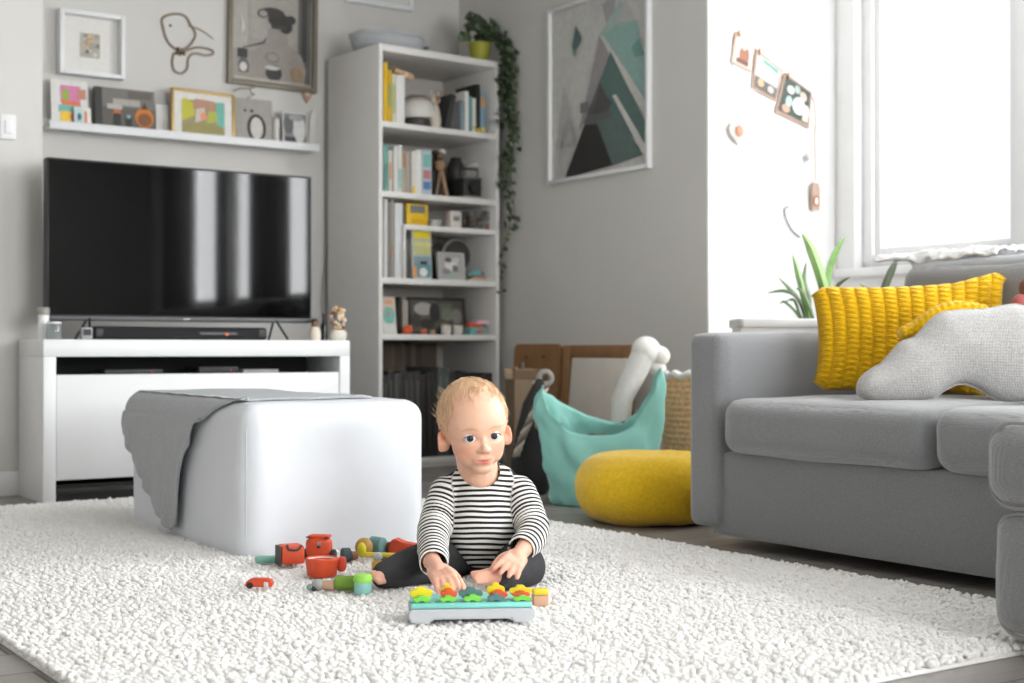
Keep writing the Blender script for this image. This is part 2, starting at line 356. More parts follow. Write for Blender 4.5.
for i in range(NU + 1):
    u = i / NU; row = []; Y = .09 + u * .89; zl = hang(Y); top = OZ - .002
    Lr = .40 + .02 * sin(u * 9)      # how far it lies over the seat
    path = []
    path += [(OX0 + Lr * (1 - k / 14), top + .0145 * (1 - ((Lr * (1 - k / 14) - .29) / .29) ** 2) * .25) for k in range(14)]
    aend = math.acos(max(0, min(1, (zl - (top - .058)) / .060)))
    for k in range(9): a = k / 8 * aend; path.append((OX0 + .045 - (.062) * sin(a), top - .058 + .060 * cos(a)))
    zt = top - .058
    for k in range(1, 38):
        w = k / 37
        if aend < pi / 2 - .01: path.append((path[-1][0] - .00004, path[-1][1] - .00006))
        else: path.append((OX0 - .017 - .006 * sin(w * 3), zt + (min(zl, zt - .002) - zt) * w))
    for k, (x, z) in enumerate(path):
        amt = max(0, (k - 20) / 40) * (1 if aend > pi / 2 - .01 else 0)
        fold = (.010 * sin(Y * 30 + z * 5 + 1.2 * sin(z * 9)) + .004 * sin(Y * 64 + z * 12)) * amt
        sag = .010 * noise.noise(Vector((Y * 4, x * 3 + z * 3, 2))) * amt
        row.append(t.verts.new((x - abs(fold) - max(0, sag) + (-.005 if k > 22 and aend > pi / 2 - .01 else 0), Y + (fold * .3 if k > 20 else .004 * sin(x * 22)), z + (.001 * sin(Y * 45 + x * 30) if k < 20 else 0) + .002)))
    grid.append(row)
for a, c in zip(grid, grid[1:]):
    for k in range(len(a) - 1): t.faces.new((a[k], a[k + 1], c[k + 1], c[k]))
f = newbm(); merge(f, t, OMX); o = obj('throw_blanket', f, M_BLANKET, angle=180); tag(o, 'grey woven throw hanging over the left side of the white ottoman', 'blanket')
md = o.modifiers.new('thick', 'SOLIDIFY'); md.thickness = .006; md.offset = 1

# ================================================================= TV bench, television and the things round them
BX0, BX1, BY0, BY1, BZ = 1.386, 2.592, 5.00, 5.325, .578
tb = thing('tv_bench', 'long white lacquered television bench against the back wall', 'tv bench', ((BX0 + BX1) / 2, (BY0 + BY1) / 2, 0))
w2, d2 = (BX1 - BX0) / 2, (BY1 - BY0) / 2
f = newbm(); box2(f, (-w2, -d2, BZ - .062), (w2, d2, BZ), .003); obj('top_panel', f, M_LACQ, tb)
for sx in (-1, 1):
    f = newbm(); box2(f, (sx * w2, -d2, 0), (sx * (w2 - .045), d2, BZ - .062), .003); obj('side_panel', f, M_LACQ, tb)
f = newbm(); box2(f, (-w2 + .047, -d2 + .004, .078), (w2 - .047, -d2 + .022, .452), .003); obj('drop_front', f, M_LACQ, tb)
f = newbm(); box2(f, (-w2 + .045, d2 - .02, .02), (w2 - .045, d2 - .004, BZ - .062)); box2(f, (-w2 + .045, -d2 + .03, .43), (w2 - .045, d2 - .02, .447)); obj('back_panel', f, M_DARK, tb)
f = newbm(); box2(f, (-w2 + .045, -d2 + .03, .0), (w2 - .045, -d2 + .045, .03)); box2(f, (-w2 + .045, -d2 + .03, .045), (w2 - .045, d2 - .02, .06)); obj('bottom_drawer', f, M_BLACK, tb)
# players inside the slot
for px, w, h, lab, col in ((130, .22, .022, 'flat black media box at the left inside the bench slot', (30, 30, 32)), (214, .16, .03, 'black set top box in the middle of the bench slot with red standby light', (24, 24, 26)), (256, .15, .018, 'slim pale grey console in the right half of the bench slot', (150, 150, 150))):
    p = onY(px, 370, BY0 + .1); d = thing('media_box', lab, 'media player', (p.x, BY0 + .12, .447), group='players in the bench slot')
    f = newbm(); box(f, (0, 0, h / 2), (w, .14, h), .004, col=col); obj('case', f, M_VC, d)
    f = newbm(); box(f, (w * .3, -.071, h / 2), (.006, .003, .004), col=(220, 40, 30)); obj('standby_light', f, M_VC, d)
# television
TX0, TX1 = onY(46.5, 200, 5.13).x, onY(311.5, 200, 5.13).x; TZ0, TZ1 = .648, 1.238
tv = thing('television', 'black flat screen television standing on the white bench', 'television', ((TX0 + TX1) / 2, 5.15, BZ))
tw = TX1 - TX0; z0, z1 = TZ0 - BZ, TZ1 - BZ
f = newbm(); box2(f, (-tw / 2, -.02, z0), (tw / 2, .03, z1), .004); box2(f, (-tw * .36, .03, z0 + .06), (tw * .36, .055, z1 - .2), .01); tvh = obj('housing', f, M_BLACK, tv)
f = newbm(); box2(f, (-tw / 2 + .008, -.0215, z0 + .022), (tw / 2 - .008, -.019, z1 - .008)); obj('screen', f, M_SCREEN, tvh)
f = newbm(); box2(f, (-tw / 2 + .002, -.0225, z0 + .001), (tw / 2 - .002, -.0195, z0 + .017), .001); obj('lower_bezel', f, mat('grey_bezel', (70, 71, 73), .4, metal=.4), tvh)
f = newbm(); box(f, (0, -.0235, z0 + .009), (.026, .003, .006), .001); obj('maker_badge', f, M_CHROME, tvh)
for sx in (-1, 1):
    f = newbm(); tube(f, [(sx * tw * .37, -.09, .005), (sx * tw * .35, -.01, z0 + .02), (sx * tw * .37, .09, .005)], .0045, 8); obj('leg', f, M_BLACK, tv)
# sound bar and small boxes under the screen
p0, p1 = onY(96, 330, 5.08), onY(250, 330, 5.08)
sb = thing('sound_bar', 'black sound bar lying on the bench below the television', 'sound bar', ((p0.x + p1.x) / 2 + .03, 5.10, BZ)); w = p1.x - p0.x + .08
f = newbm(); box(f, (0, 0, .025), (w, .06, .048), .012, seg=4); sbb = obj('body', f, M_BLACK, sb)
f = newbm(); box(f, (0, -.0305, .025), (w * .9, .002, .034)); obj('speaker_grille', f, mat('speaker_cloth', (28, 28, 30), .9), sbb)
f = newbm(); box(f, (w * .2, -.032, .025), (w * .22, .002, .008), col=(90, 92, 96)); box(f, (w * .25, -.0335, .022), (.012, .002, .008), col=(235, 110, 60)); obj('display', f, M_VCG, sbb)
p = onY(86, 330, 5.06); f = newbm(); box(f, (0, 0, .022), (.04, .03, .044), .004, col=(150, 150, 150)); box(f, (0, -.0155, .026), (.028, .002, .022), col=(40, 40, 44)); o = obj('alarm_clock', f, M_VC, loc=(p.x, 5.06, BZ)); tag(o, 'small grey clock under the left part of the television', 'clock')
# left end of the bench
p = onY(54, 338, 5.06); j = thing('glass_jar', 'clear glass jar at the left end of the bench', 'jar', (p.x, 5.06, BZ))
f = newbm(); lathe(f, [(0, 0), (.026, 0), (.028, .004), (.028, .05), (.024, .056), (.022, .056), (.025, .05), (.025, .006), (0, .005)]); obj('body', f, mat('clear_glass', (225, 230, 230), .05, trans=.9), j)
f = newbm(); lathe(f, [(0, .056), (.025, .056), (.025, .062), (0, .063)]); obj('rim', f, M_TRIM, j)
p = onY(48.5, 320, 5.1); j = thing('candle', 'short white candle cup standing left of the television on the bench', 'candle', (p.x - .012, 5.12, BZ))
f = newbm(); lathe(f, [(0, 0), (.019, 0), (.019, .088), (0, .09)], col=(225, 226, 226)); obj('cup', f, M_VC, j)
f = newbm(); lathe(f, [(0, .090), (.021, .090), (.021, .112), (.016, .116), (0, .117)], col=(150, 148, 140)); obj('lid', f, M_VC, j)
# right end of the bench
p = onY(315, 339, 5.1); j = thing('small_figurine', 'small cream figurine with a dark head beside the television', 'figurine', (p.x, 5.1, BZ))
f = newbm(); lathe(f, [(0, 0), (.020, 0), (.024, .015), (.022, .04), (.012, .055), (0, .058)], col=(215, 205, 190)); obj('body', f, M_VC, j)
f = newbm(); ball(f, (0, 0, .068), (.016, .016, .017), col=(120, 88, 62)); ball(f, (0, .003, .077), (.0165, .0165, .012), col=(44, 38, 34)); obj('head', f, M_VC, j)
p = onY(324, 340, 5.14); j = thing('dark_bottle', 'slim dark bottle between the two figurines on the bench', 'bottle', (p.x, 5.14, BZ))
f = newbm(); lathe(f, [(0, 0), (.014, 0), (.015, .05), (.013, .065), (.006, .08), (.006, .095), (0, .096)], col=(28, 28, 30)); obj('body', f, M_VCG, j)
f = newbm(); lathe(f, [(0, .096), (.0075, .096), (.0075, .108), (0, .109)], col=(60, 58, 55)); obj('cap', f, M_VC, j)
p = onY(338, 341, 5.12); j = thing('flower_pot', 'small cream pot of dried flowers at the right end of the bench', 'dried flowers', (p.x, 5.12, BZ))
f = newbm(); lathe(f, [(0, 0), (.030, 0), (.036, .012), (.036, .03), (.030, .042), (.026, .042), (.030, .03), (0, .028)], col=(222, 214, 202)); obj('pot', f, M_VC, j)
f = newbm()
for k in range(60):
    a = RND.uniform(0, 2 * pi); hgt = RND.uniform(.05, .135); rr = RND.uniform(0, .032) * (1 - .3 * abs(hgt - .09) / .05)
    ball(f, (rr * cos(a), rr * sin(a), hgt), RND.uniform(.006, .0105), u=8, v=6, col=RND.choice([(226, 218, 205), (232, 200, 150), (190, 150, 110), (150, 120, 95), (215, 180, 165), (120, 116, 105)]))
obj('flower_heads', f, M_VC, j)
f = newbm(); pts = [onY(x, y, YT - .02) for x, y in ((329, 150), (328.5, 200), (328, 240), (324, 275), (322, 305), (323, 322))]; pts.append(Vector((pts[-1].x, YT - .05, .0)))
tube(f, catmull(pts, 6), .0025, 6); o = obj('power_cable', f, mat('grey_cable', (150, 148, 144), .6)); tag(o, 'thin grey cable hanging down the wall beside the bookcase', 'cable')
# ================================================================= pictures and ledge on the TV wall
def flat_art(t, w, h, shapes, y=-.001, z0=0., base=(220, 220, 215), name='picture'):
    """picture sheet facing -y, lower left at (-w/2, z0); shapes are outlines in 0..1"""
    f = newbm(); box2(f, (-w / 2, y, z0), (w / 2, y + .002, z0 + h), col=base)
    for k, (pts, col) in enumerate(shapes):
        poly(f, [((u - .5) * w, y - .0004 * (k + 1), z0 + v * h) for u, v in pts], col)
    return obj(name, f, M_PRINT, t, smooth=False)
def frame_bars(w, h, bw, dep, z0=0., yb=0., col=None, r=.002):
    f = newbm()
    for a, c in (((-w / 2, yb - dep, z0), (-w / 2 + bw, yb, z0 + h)), ((w / 2 - bw, yb - dep, z0), (w / 2, yb, z0 + h)), ((-w / 2 + bw, yb - dep, z0), (w / 2 - bw, yb, z0 + bw)), ((-w / 2 + bw, yb - dep, z0 + h - bw), (w / 2 - bw, yb, z0 + h))):
        box2(f, a, c, r, col=col)
    return f
def ell(cx, cy, rx, ry, n=18, a0=0, a1=2 * pi): return [(cx + rx * cos(a0 + (a1 - a0) * k / n), cy + ry * sin(a0 + (a1 - a0) * k / n)) for k in range(n + (0 if a1 - a0 > 6.2 else 1))]
def rect(a, c, d, e): return [(a, c), (d, c), (d, e), (a, e)]
# picture ledge
l0, l1 = onY(48, 122, (YT - 0.10)), onY(318, 147, (YT - 0.10)); LX0, LX1, LZ = l0.x, l1.x, l0.z + .01
lz_top = onY(180, 131.5, (YT - 0.10)).z
lg = thing('picture_ledge', 'long white picture ledge on the wall above the television', 'shelf', ((LX0 + LX1) / 2, YT, lz_top - .03))
lw = (LX1 - LX0) / 2
f = newbm(); box2(f, (-lw, -.11, 0), (lw, 0, .014), .002); obj('shelf_board', f, M_LACQ, lg)
f = newbm(); box2(f, (-lw, -.118, -.008), (lw, -.106, .028), .003); obj('front_lip', f, M_LACQ, lg)
f = newbm(); box2(f, (-lw, -.014, .014), (lw, 0, .05), .002); obj('back_strip', f, M_LACQ, lg)
LT = lz_top - .03 + .014
def leaner(name, label, cat, px0, px1, ytop, group=None, Y=None, lean=.09, roll=0):
    Y = Y or YT - .08
    a, c = onY(px0, 130, Y), onY(px1, 130, Y); w = c.x - a.x; zt = onY((px0 + px1) / 2, ytop, Y).z; h = zt - LT
    t = thing(name, label, cat, ((a.x + c.x) / 2, Y, LT), group=group, rot=(-lean, roll, 0)); return t, w, h
# child's colourful cards
t, w, h = leaner('greeting_card', 'large white card with pink and yellow doodles at the left end of the ledge', 'card', 51, 88, 79)
flat_art(t, w, h, [(rect(.25, .5, .8, .88), (206, 120, 170)), (rect(.3, .55, .5, .8), (150, 170, 70)), (rect(.28, .45, .8, .55), (214, 110, 80)), (rect(.7, .6, .95, .82), (190, 130, 110)), (rect(.2, .3, .8, .45), (110, 180, 170)), (rect(.25, .05, .55, .32), (230, 190, 50)), (ell(.65, .2, .14, .13), (200, 100, 140))], base=(214, 212, 208), name='card_sheet')
f = newbm(); box2(f, (-w / 2, .002, 0), (w / 2, .004, h), col=(214, 212, 208)); obj('backing_board', f, M_VC, t)
t, w, h = leaner('greeting_card', 'small pale blue card leaning in front of the pink doodle card', 'card', 74, 91, 107, Y=(YT - 0.10))
flat_art(t, w, h, [(rect(.05, .1, .5, .9), (170, 205, 205)), (ell(.3, .5, .12, .2), (70, 90, 110)), (rect(.6, .1, .75, .8), (210, 130, 90))], base=(216, 212, 204), name='card_sheet')
f = newbm(); box2(f, (-w / 2, .002, 0), (w / 2, .004, h), col=(214, 212, 208)); obj('backing_board', f, M_VC, t)
# dark canvas
t, w, h = leaner('canvas_picture', 'dark street scene canvas with orange lantern on the picture ledge', 'picture', 95, 155, 88)
f = newbm(); box2(f, (-w / 2, .001, 0), (w / 2, .025, h), .002, col=(52, 50, 46)); obj('canvas_block', f, M_VC, t)
flat_art(t, w, h, [(rect(0, 0, .12, 1), (46, 46, 42)), (rect(.12, .55, 1, 1), (112, 108, 102)), (rect(.3, .6, .75, .75), (165, 160, 152)), (rect(.2, .5, .45, .62), (176, 172, 168)), (rect(.55, .78, .95, .95), (92, 84, 76)), (ell(.82, .35, .16, .24), (196, 112, 30)), (ell(.82, .3, .12, .16), (120, 70, 28)), ([(.76, .55), (.88, .55), (.83, .72)], (70, 44, 30)), (ell(.36, .4, .07, .1), (176, 100, 46)), (rect(.3, .05, .42, .4), (30, 29, 28)), (rect(.5, .03, .6, .35), (24, 24, 24)), (rect(.52, .3, .58, .38), (120, 170, 160)), (rect(.12, 0, .95, .06), (40, 38, 35))], base=(86, 82, 76))
# gap item: small white box between canvas and gold frame
t, w, h = leaner('small_card', 'blank white card between the dark canvas and the gold frame', 'card', 156, 170, 104, Y=(YT - 0.05))
flat_art(t, w, h, [(rect(.1, .1, .9, .5), (196, 194, 190))], base=(208, 206, 202), name='card_sheet')
f = newbm(); box2(f, (-w / 2, .002, 0), (w / 2, .012, h), col=(190, 188, 184)); obj('backing_board', f, M_VC, t)
# gold frame
t, w, h = leaner('framed_painting', 'thin gold frame with a yellow green painting on the ledge', 'picture frame', 171, 235, 90, Y=(YT - 0.09), roll=.02)
obj('frame', frame_bars(w, h, .012, .02, yb=.012), mat('brass_gold', (176, 146, 84), .4, metal=.5), t)
flat_art(t, w - .02, h - .02, [(rect(.14, .04, .86, .82), (150, 140, 104)), ([(.14, .3), (.36, .45), (.34, .75), (.2, .85), (.14, .8)], (186, 182, 52)), ([(.32, .62), (.7, .6), (.68, .84), (.36, .86)], (176, 132, 108)), ([(.74, .2), (.86, .24), (.84, .84), (.72, .82)], (104, 178, 164)), ([(.36, .28), (.56, .4), (.52, .66), (.38, .6)], (196, 186, 176)), ([(.56, .3), (.74, .36), (.72, .6), (.58, .58)], (170, 176, 72)), (ell(.5, .45, .05, .1), (226, 142, 100)), ([(.14, .04), (.86, .04), (.8, .26), (.5, .3), (.2, .26)], (146, 138, 82))], y=.002, z0=.01, base=(216, 214, 210))
f = newbm(); box2(f, (-w / 2 + .004, .006, .004), (w / 2 - .004, .012, h - .004)); obj('backing_board', f, M_DARK, t)
# grey lantern card
t, w, h = leaner('canvas_picture', 'grey canvas with a black outlined white oval on the ledge', 'picture', 236, 273, 98, Y=(YT - 0.07))
f = newbm(); box2(f, (-w / 2, .001, 0), (w / 2, .018, h), .002, col=(118, 112, 104)); obj('canvas_block', f, M_VC, t)
flat_art(t, w, h, [(ell(.56, .34, .26, .32), (40, 38, 36)), (ell(.56, .34, .17, .25), (196, 192, 186)), (ell(.26, .72, .04, .035), (70, 66, 62)), (ell(.44, .72, .05, .04), (60, 58, 54)), (rect(.3, 0, .82, .06), (52, 50, 46))], base=(154, 150, 144))
t, w, h = leaner('photo_print', 'small black and white photo print near the right end of the ledge', 'photo', 283, 308, 111, Y=(YT - 0.09))
flat_art(t, w, h, [(rect(.06, .06, .94, .94), (120, 120, 122)), (ell(.66, .5, .26, .4), (196, 196, 194)), (ell(.24, .6, .2, .26), (92, 92, 94)), (rect(.06, .06, .5, .25), (58, 58, 60)), (ell(.55, .82, .3, .1), (150, 150, 150))], base=(200, 198, 196), name='photo_sheet')
f = newbm(); box2(f, (-w / 2, .002, 0), (w / 2, .006, h), col=(206, 204, 202)); obj('backing_board', f, M_VC, t)
p = onY(277, 130, (YT - 0.08)); f = newbm(); tube(f, [(0, 0, 0), (0, 0, .12)], .015, 14, col=(206, 203, 198)); tube(f, [(0, 0, .118), (0, 0, .124)], .0152, 14, col=(150, 146, 140)); o = obj('paper_roll', f, M_VC, loc=(p.x, (YT - 0.07), LT)); tag(o, 'upright roll of white paper between the oval canvas and the photo', 'paper roll')
p = onY(313, 130, (YT - 0.08)); f = newbm(); prism(f, [(-.016, 0), (.012, 0), (.024, .17), (.008, .185), (-.012, .15)], .012, .003, col=(206, 204, 200)); o = obj('paper_star', f, M_VC, loc=(p.x, (YT - 0.07), LT)); tag(o, 'folded white paper ornament at the right end of the ledge', 'ornament')
# white shadow box
a, c = onY(57, 44, (YT - 0.02)), onY(122, 44, (YT - 0.02)); zt, zb = onY(90, 13, (YT - 0.02)).z, onY(90, 77, (YT - 0.02)).z; w, h = c.x - a.x, zt - zb
t = thing('shadow_box', 'deep white box frame with a tiny picture above the ledge', 'picture frame', ((a.x + c.x) / 2, YT, zb))
obj('frame', frame_bars(w, h, .018, .06), M_LACQ, t)
f = newbm(); box2(f, (-w / 2 + .018, -.012, .018), (w / 2 - .018, -.004, h - .018), col=(216, 214, 210)); obj('mount_board', f, M_VC, t)
f = newbm(); iw, ih = w * .3, h * .38; zc = h * .5
box2(f, (-iw / 2, -.016, zc - ih / 2), (iw / 2, -.012, zc + ih / 2), col=(168, 162, 152))
for k in range(26): x, z = RND.uniform(-.42, .42) * iw, zc + RND.uniform(-.42, .42) * ih; s = RND.uniform(.05, .13) * iw; poly(f, [(x - s, -.0165 - k * 1e-5, z - s), (x + s, -.0165 - k * 1e-5, z - s * .7), (x + s * .8, -.0165 - k * 1e-5, z + s), (x - s * .7, -.0165 - k * 1e-5, z + s * .8)], RND.choice([(120, 112, 102), (200, 192, 180), (90, 84, 78), (206, 170, 110), (150, 146, 140)]))
obj('tiny_picture', f, M_PRINT, t, smooth=False)
# wire bird sculpture
t = thing('wire_sculpture', 'bent wire bird figure hanging on the wall above the ledge', 'wall decoration', onY(182, 70, YT - .006))
o0 = Vector(t.location); WP = lambda q: [onY(x, y, YT - .006) - o0 for x, y in q]
f = newbm()
tube(f, catmull(WP([(180, 52), (168, 42), (163, 28), (162, 18), (172, 13.5), (184, 15), (190, 24), (195, 34), (190, 44), (181, 51)]), 6), .0055, 8)
tube(f, catmull(WP([(181, 52), (196, 47), (210, 49), (213, 53), (206, 55), (194, 53), (188, 58), (187, 68), (181, 73), (174, 70), (172, 61), (174, 52)]), 6), .005, 8)
tube(f, catmull(WP([(188, 25), (197, 28), (206, 33), (213, 39)]), 5), [.004 - .0025 * k / 15 for k in range(16)], 6)
obj('wire_outline', f, mat('brown_wire', (140, 126, 108), .6), t)
f = newbm()
for k in range(14): q = WP([(180 + RND.uniform(-4, 4), 51 + RND.uniform(-3, 3))])[0]; ball(f, q + Vector((0, RND.uniform(-.008, .004), 0)), RND.uniform(.004, .008), u=8, v=6, col=RND.choice([(70, 80, 50), (120, 80, 40), (50, 48, 44), (90, 70, 50)]))
obj('knot', f, M_VC, t)
f = newbm(); ball(f, WP([(170, 25)])[0], .006, u=10, v=8, col=(90, 84, 78)); obj('eye_bead', f, M_VC, t)
# large framed drawing
a, c = onY(228, 44, (YT - 0.03)), onY(317, 44, (YT - 0.03)); zb = onY(272, 87.5, (YT - 0.03)).z; w, h = c.x - a.x, .46
t = thing('framed_drawing', 'large grey framed drawing of bottles and dark flowers above the ledge', 'picture frame', ((a.x + c.x) / 2, YT, zb), rot=(0, .012, 0))
obj('frame', frame_bars(w, h, .02, .03), mat('aged_frame', (120, 112, 98), .5, metal=.2), t)
G = (142, 136, 128)
flat_art(t, w - .036, h - .036, [(rect(.82, .05, .98, 1), (92, 90, 86)), (rect(.86, .3, .93, 1), (58, 57, 54)), (rect(.02, .35, .2, 1), (166, 162, 154)),
    ([(.25, .5), (.22, .9), (.3, 1), (.8, 1), (.8, .5), (.7, .44)], (158, 154, 147)), ([(.1, .05), (.12, .3), (.3, .38), (.4, .44), (.44, .5), (.44, .62), (.68, .62), (.7, .46), (.86, .36), (.92, .2), (.9, .05)], G),
    ([(.4, .44), (.14, .36), (.14, .375), (.38, .46), (.43, .52), (.435, .51)], (64, 62, 58)), (rect(.08, .26, .2, .36), (42, 40, 38)), ([(.1, .1), (.09, .2), (.12, .26), (.18, .26), (.22, .2), (.21, .1)], (86, 84, 82)), (ell(.15, .16, .045, .05), (196, 192, 186)),
    (ell(.52, .13, .1, .09), (40, 39, 37)), (ell(.5, .185, .09, .025), (186, 182, 176)), (ell(.5, .3, .085, .06), (110, 106, 100)), (ell(.5, .3, .07, .045), G), (ell(.58, .72, .14, .08), (38, 37, 35)), (ell(.5, .8, .14, .05), (48, 46, 44)), (ell(.66, .66, .08, .08), (36, 35, 33)), (ell(.38, .77, .07, .05), (66, 64, 60)), (ell(.38, .77, .05, .035), (150, 146, 138)), (ell(.72, .74, .06, .05), (44, 42, 40)), (rect(.48, .62, .66, .66), (52, 50, 47)), (ell(.8, .14, .07, .08), (160, 118, 80)), (ell(.8, .13, .045, .05), (140, 128, 112)),
    ([(.12, .5), (.16, .58), (.13, .7), (.1, .76), (.12, .66)], (196, 192, 186)), (rect(.03, .02, .9, .05), (172, 166, 156))], y=-.008, z0=.018, base=(150, 146, 139))
f = newbm(); box2(f, (-w / 2 + .004, -.006, .004), (w / 2 - .004, 0, h - .004)); obj('backing_board', f, M_DARK, t)
# little trinkets hanging from the drawing
t = thing('wire_hook', 'small bent twig hook below the framed drawing', 'hook', onY(247, 92, (YT - 0.05))); o0 = Vector(t.location)
f = newbm(); tube(f, catmull([onY(x, y, (YT - 0.05)) - o0 for x, y in ((233, 91), (240, 88), (250, 88), (256, 86))], 5), .004, 6); tube(f, catmull([onY(x, y, (YT - 0.05)) - o0 for x, y in ((250, 88), (251, 93), (254, 94), (247, 98))], 5), .0035, 6); obj('twig', f, mat('brown_wire', (140, 126, 108)), t)
p = onY(307, 97, YT - .013); f = newbm(); prism(f, [(-.03, .03), (.03, .034), (.02, .0), (.0, -.03), (-.02, .0)], .012, .003, col=(176, 142, 122)); ball(f, (0, 0, .012), (.016, .012, .014), col=(205, 180, 162), u=10, v=8); o = obj('clay_heart', f, M_VC, loc=p); tag(o, 'small pinkish clay heart hanging at the corner of the framed drawing', 'ornament')
# white frame cut by the top of the photograph
a, c = onY(346, 2, (YT - 0.02)), onY(413, 2, (YT - 0.02)); zb = onY(380, 6, (YT - 0.02)).z
t = thing('framed_picture', 'white frame high on the back wall over the bookcase', 'picture frame', ((a.x + c.x) / 2, YT, zb)); w = c.x - a.x
obj('frame', frame_bars(w, .34, .024, .03), M_LACQ, t)
flat_art(t, w - .04, .3, [(rect(.2, .2, .8, .8), (170, 168, 164))], y=-.01, z0=.02, base=(212, 210, 206))

# ================================================================= mountain print on the right wall (wall faces -X): local x along -Y
a, c = onX(547.5, 100, XA - .02), onX(648.5, 100, XA - .02); w = a.y - c.y
zb = (onX(548, 183.5, XA - .02).z + onX(649, 168.5, XA - .02).z) / 2; zt = onX(547, 10, XA - .02).z; h = zt - zb
t = thing('mountain_print', 'white framed poster of grey and teal triangle mountains on the wall', 'poster', (XA, (a.y + c.y) / 2, zb), rotz=-pi / 2)
obj('frame', frame_bars(w, h, .018, .024), M_LACQ, t)
TE, GR = (84, 110, 106), (150, 146, 148)
flat_art(t, w - .03, h - .03, [([(.05, 0), (.02, .1), (.14, .55), (.3, .25), (.2, 0)], (176, 174, 172)), ([(.42, 1), (.66, 1), (.55, .9), (.5, .84)], (186, 184, 182)), ([(.55, .95), (.7, 1), (.66, .82), (.6, .8)], (160, 158, 160)),
    ([(.3, .25), (.52, .78), (.66, .6), (.52, .35), (.36, .3)], (148, 144, 146)), ([(.52, .78), (.74, .95), (.98, .55), (.98, .35)], (160, 176, 172)), ([(.56, .78), (.74, .82), (.9, .8), (.96, .6), (.97, .36)], (138, 170, 164)), ([(.72, .82), (.78, .94), (.9, .8)], (176, 176, 174)), ([(.84, .66), (.92, .7), (.97, .6), (.88, .6)], (108, 150, 142)),
    ([(.53, .78), (.57, .77), (.99, .34), (.99, .24)], (196, 194, 190)), ([(.36, .3), (.64, .67), (.99, .22), (.99, .08), (.68, .28)], TE), ([(.16, 0), (.53, .52), (.68, .28), (.98, .06), (.66, .03)], (92, 92, 94)), ([(.54, .5), (.6, .42), (.66, .38), (.6, .34), (.45, .34)], (78, 76, 76)), ([(.5, .3), (.72, .3), (.95, .06), (.66, .03)], (88, 106, 104)), ([(.16, 0), (.37, .29), (.5, .28), (.66, .03)], (38, 37, 37)),
    ([(.66, .42), (.7, .42), (.99, .1), (.99, .02)], (198, 196, 192)), ([(.24, .76), (.28, .88), (.34, .79), (.29, .74)], (74, 104, 102)), ([(.24, .76), (.29, .74), (.26, .69)], (100, 130, 126)), (rect(.33, .36, .42, .42), (120, 118, 116)), ([(.12, .22), (.12, .18), (.28, .2), (.26, .25)], (150, 148, 146)), ([(.1, .1), (.2, .38), (.28, .2), (.12, .18)], (164, 162, 160))], y=-.008, z0=.015, base=(190, 190, 187))
f = newbm(); box2(f, (-w / 2 + .004, -.005, .004), (w / 2 - .004, 0, h - .004)); obj('backing_board', f, M_DARK, t)
# ================================================================= bookcase
o0 = onZ(378.8, 470, 0); BA = rad(4.0); bu = Vector((cos(BA), sin(BA), 0)); bn = Vector((-sin(BA), cos(BA), 0))
KW, KD, KH = .645, .45, 1.90
def lx(px, d=0.):   # distance along the bookcase front for a photograph column, at depth d behind its front
    r = (px - CX) / F; q = o0 + bn * d; dirv = Vector((r * CY_ + SY_, -r * SY_ + CY_, 0))
    # q + s*bu = k*dirv
    det = bu.x * -dirv.y + dirv.x * bu.y; return (-q.x * -dirv.y + -dirv.x * q.y) / det
def lz(px, py, d=0.):
    q = o0 + bu * lx(px, d) + bn * d; fwd = q.x * SY_ + q.y * CY_; return H + (HY - py) / F * fwd
KW = lx(499.5)
def KP(x, d, z): return o0 + bu * x + bn * d + Vector((0, 0, z))
bk = thing('bookcase', 'tall white open bookcase in the corner behind the ottoman', 'bookcase', o0, BA)
TH = .021
ZS = {'A': lz(383, 120.5), 'B': lz(383, 190.5), 'C1': lz(407, 224), 'C': lz(383, 277.3), 'D': lz(383, 334), 'E': lz(440, 457)}
KH = lz(383, 43)
for x in (0, KW - TH):
    f = newbm(); box2(f, (x, 0, 0), (x + TH, KD, KH), .002); obj('side_panel', f, M_CASE, bk)
f = newbm(); box2(f, (TH, 0.0, KH - .032), (KW - TH, KD, KH), .002); obj('top_panel', f, M_CASE, bk)
f = newbm(); box2(f, (TH, KD - .008, 0), (KW - TH, KD, KH - .033)); obj('back_panel', f, M_CASEB, bk)
for k, z in ZS.items():
    if k == 'C1': continue
    f = newbm(); box2(f, (TH, .002, z - .026), (KW - TH, KD - .008, z), .002); obj('shelf', f, M_CASE, bk)
xd = lx(406.5)
f = newbm(); box2(f, (xd, .004, ZS['C1'] - .024), (KW - TH, KD - .06, ZS['C1']), .002); obj('half_shelf', f, M_CASE, bk)
f = newbm(); box2(f, (xd - .012, .004, ZS['C']), (xd, KD - .06, ZS['C1'] - .0), .002); obj('divider', f, M_CASE, bk)
f = newbm(); box2(f, (TH, .012, 0), (KW - TH, .03, ZS['E'] - .027)); obj('plinth', f, M_CASE, bk)
def putk(t, x, d, z, rz=0, rx=0, ry=0):
    t.location = KP(x, d, z); t.rotation_euler = (rx, ry, BA + rz); return t
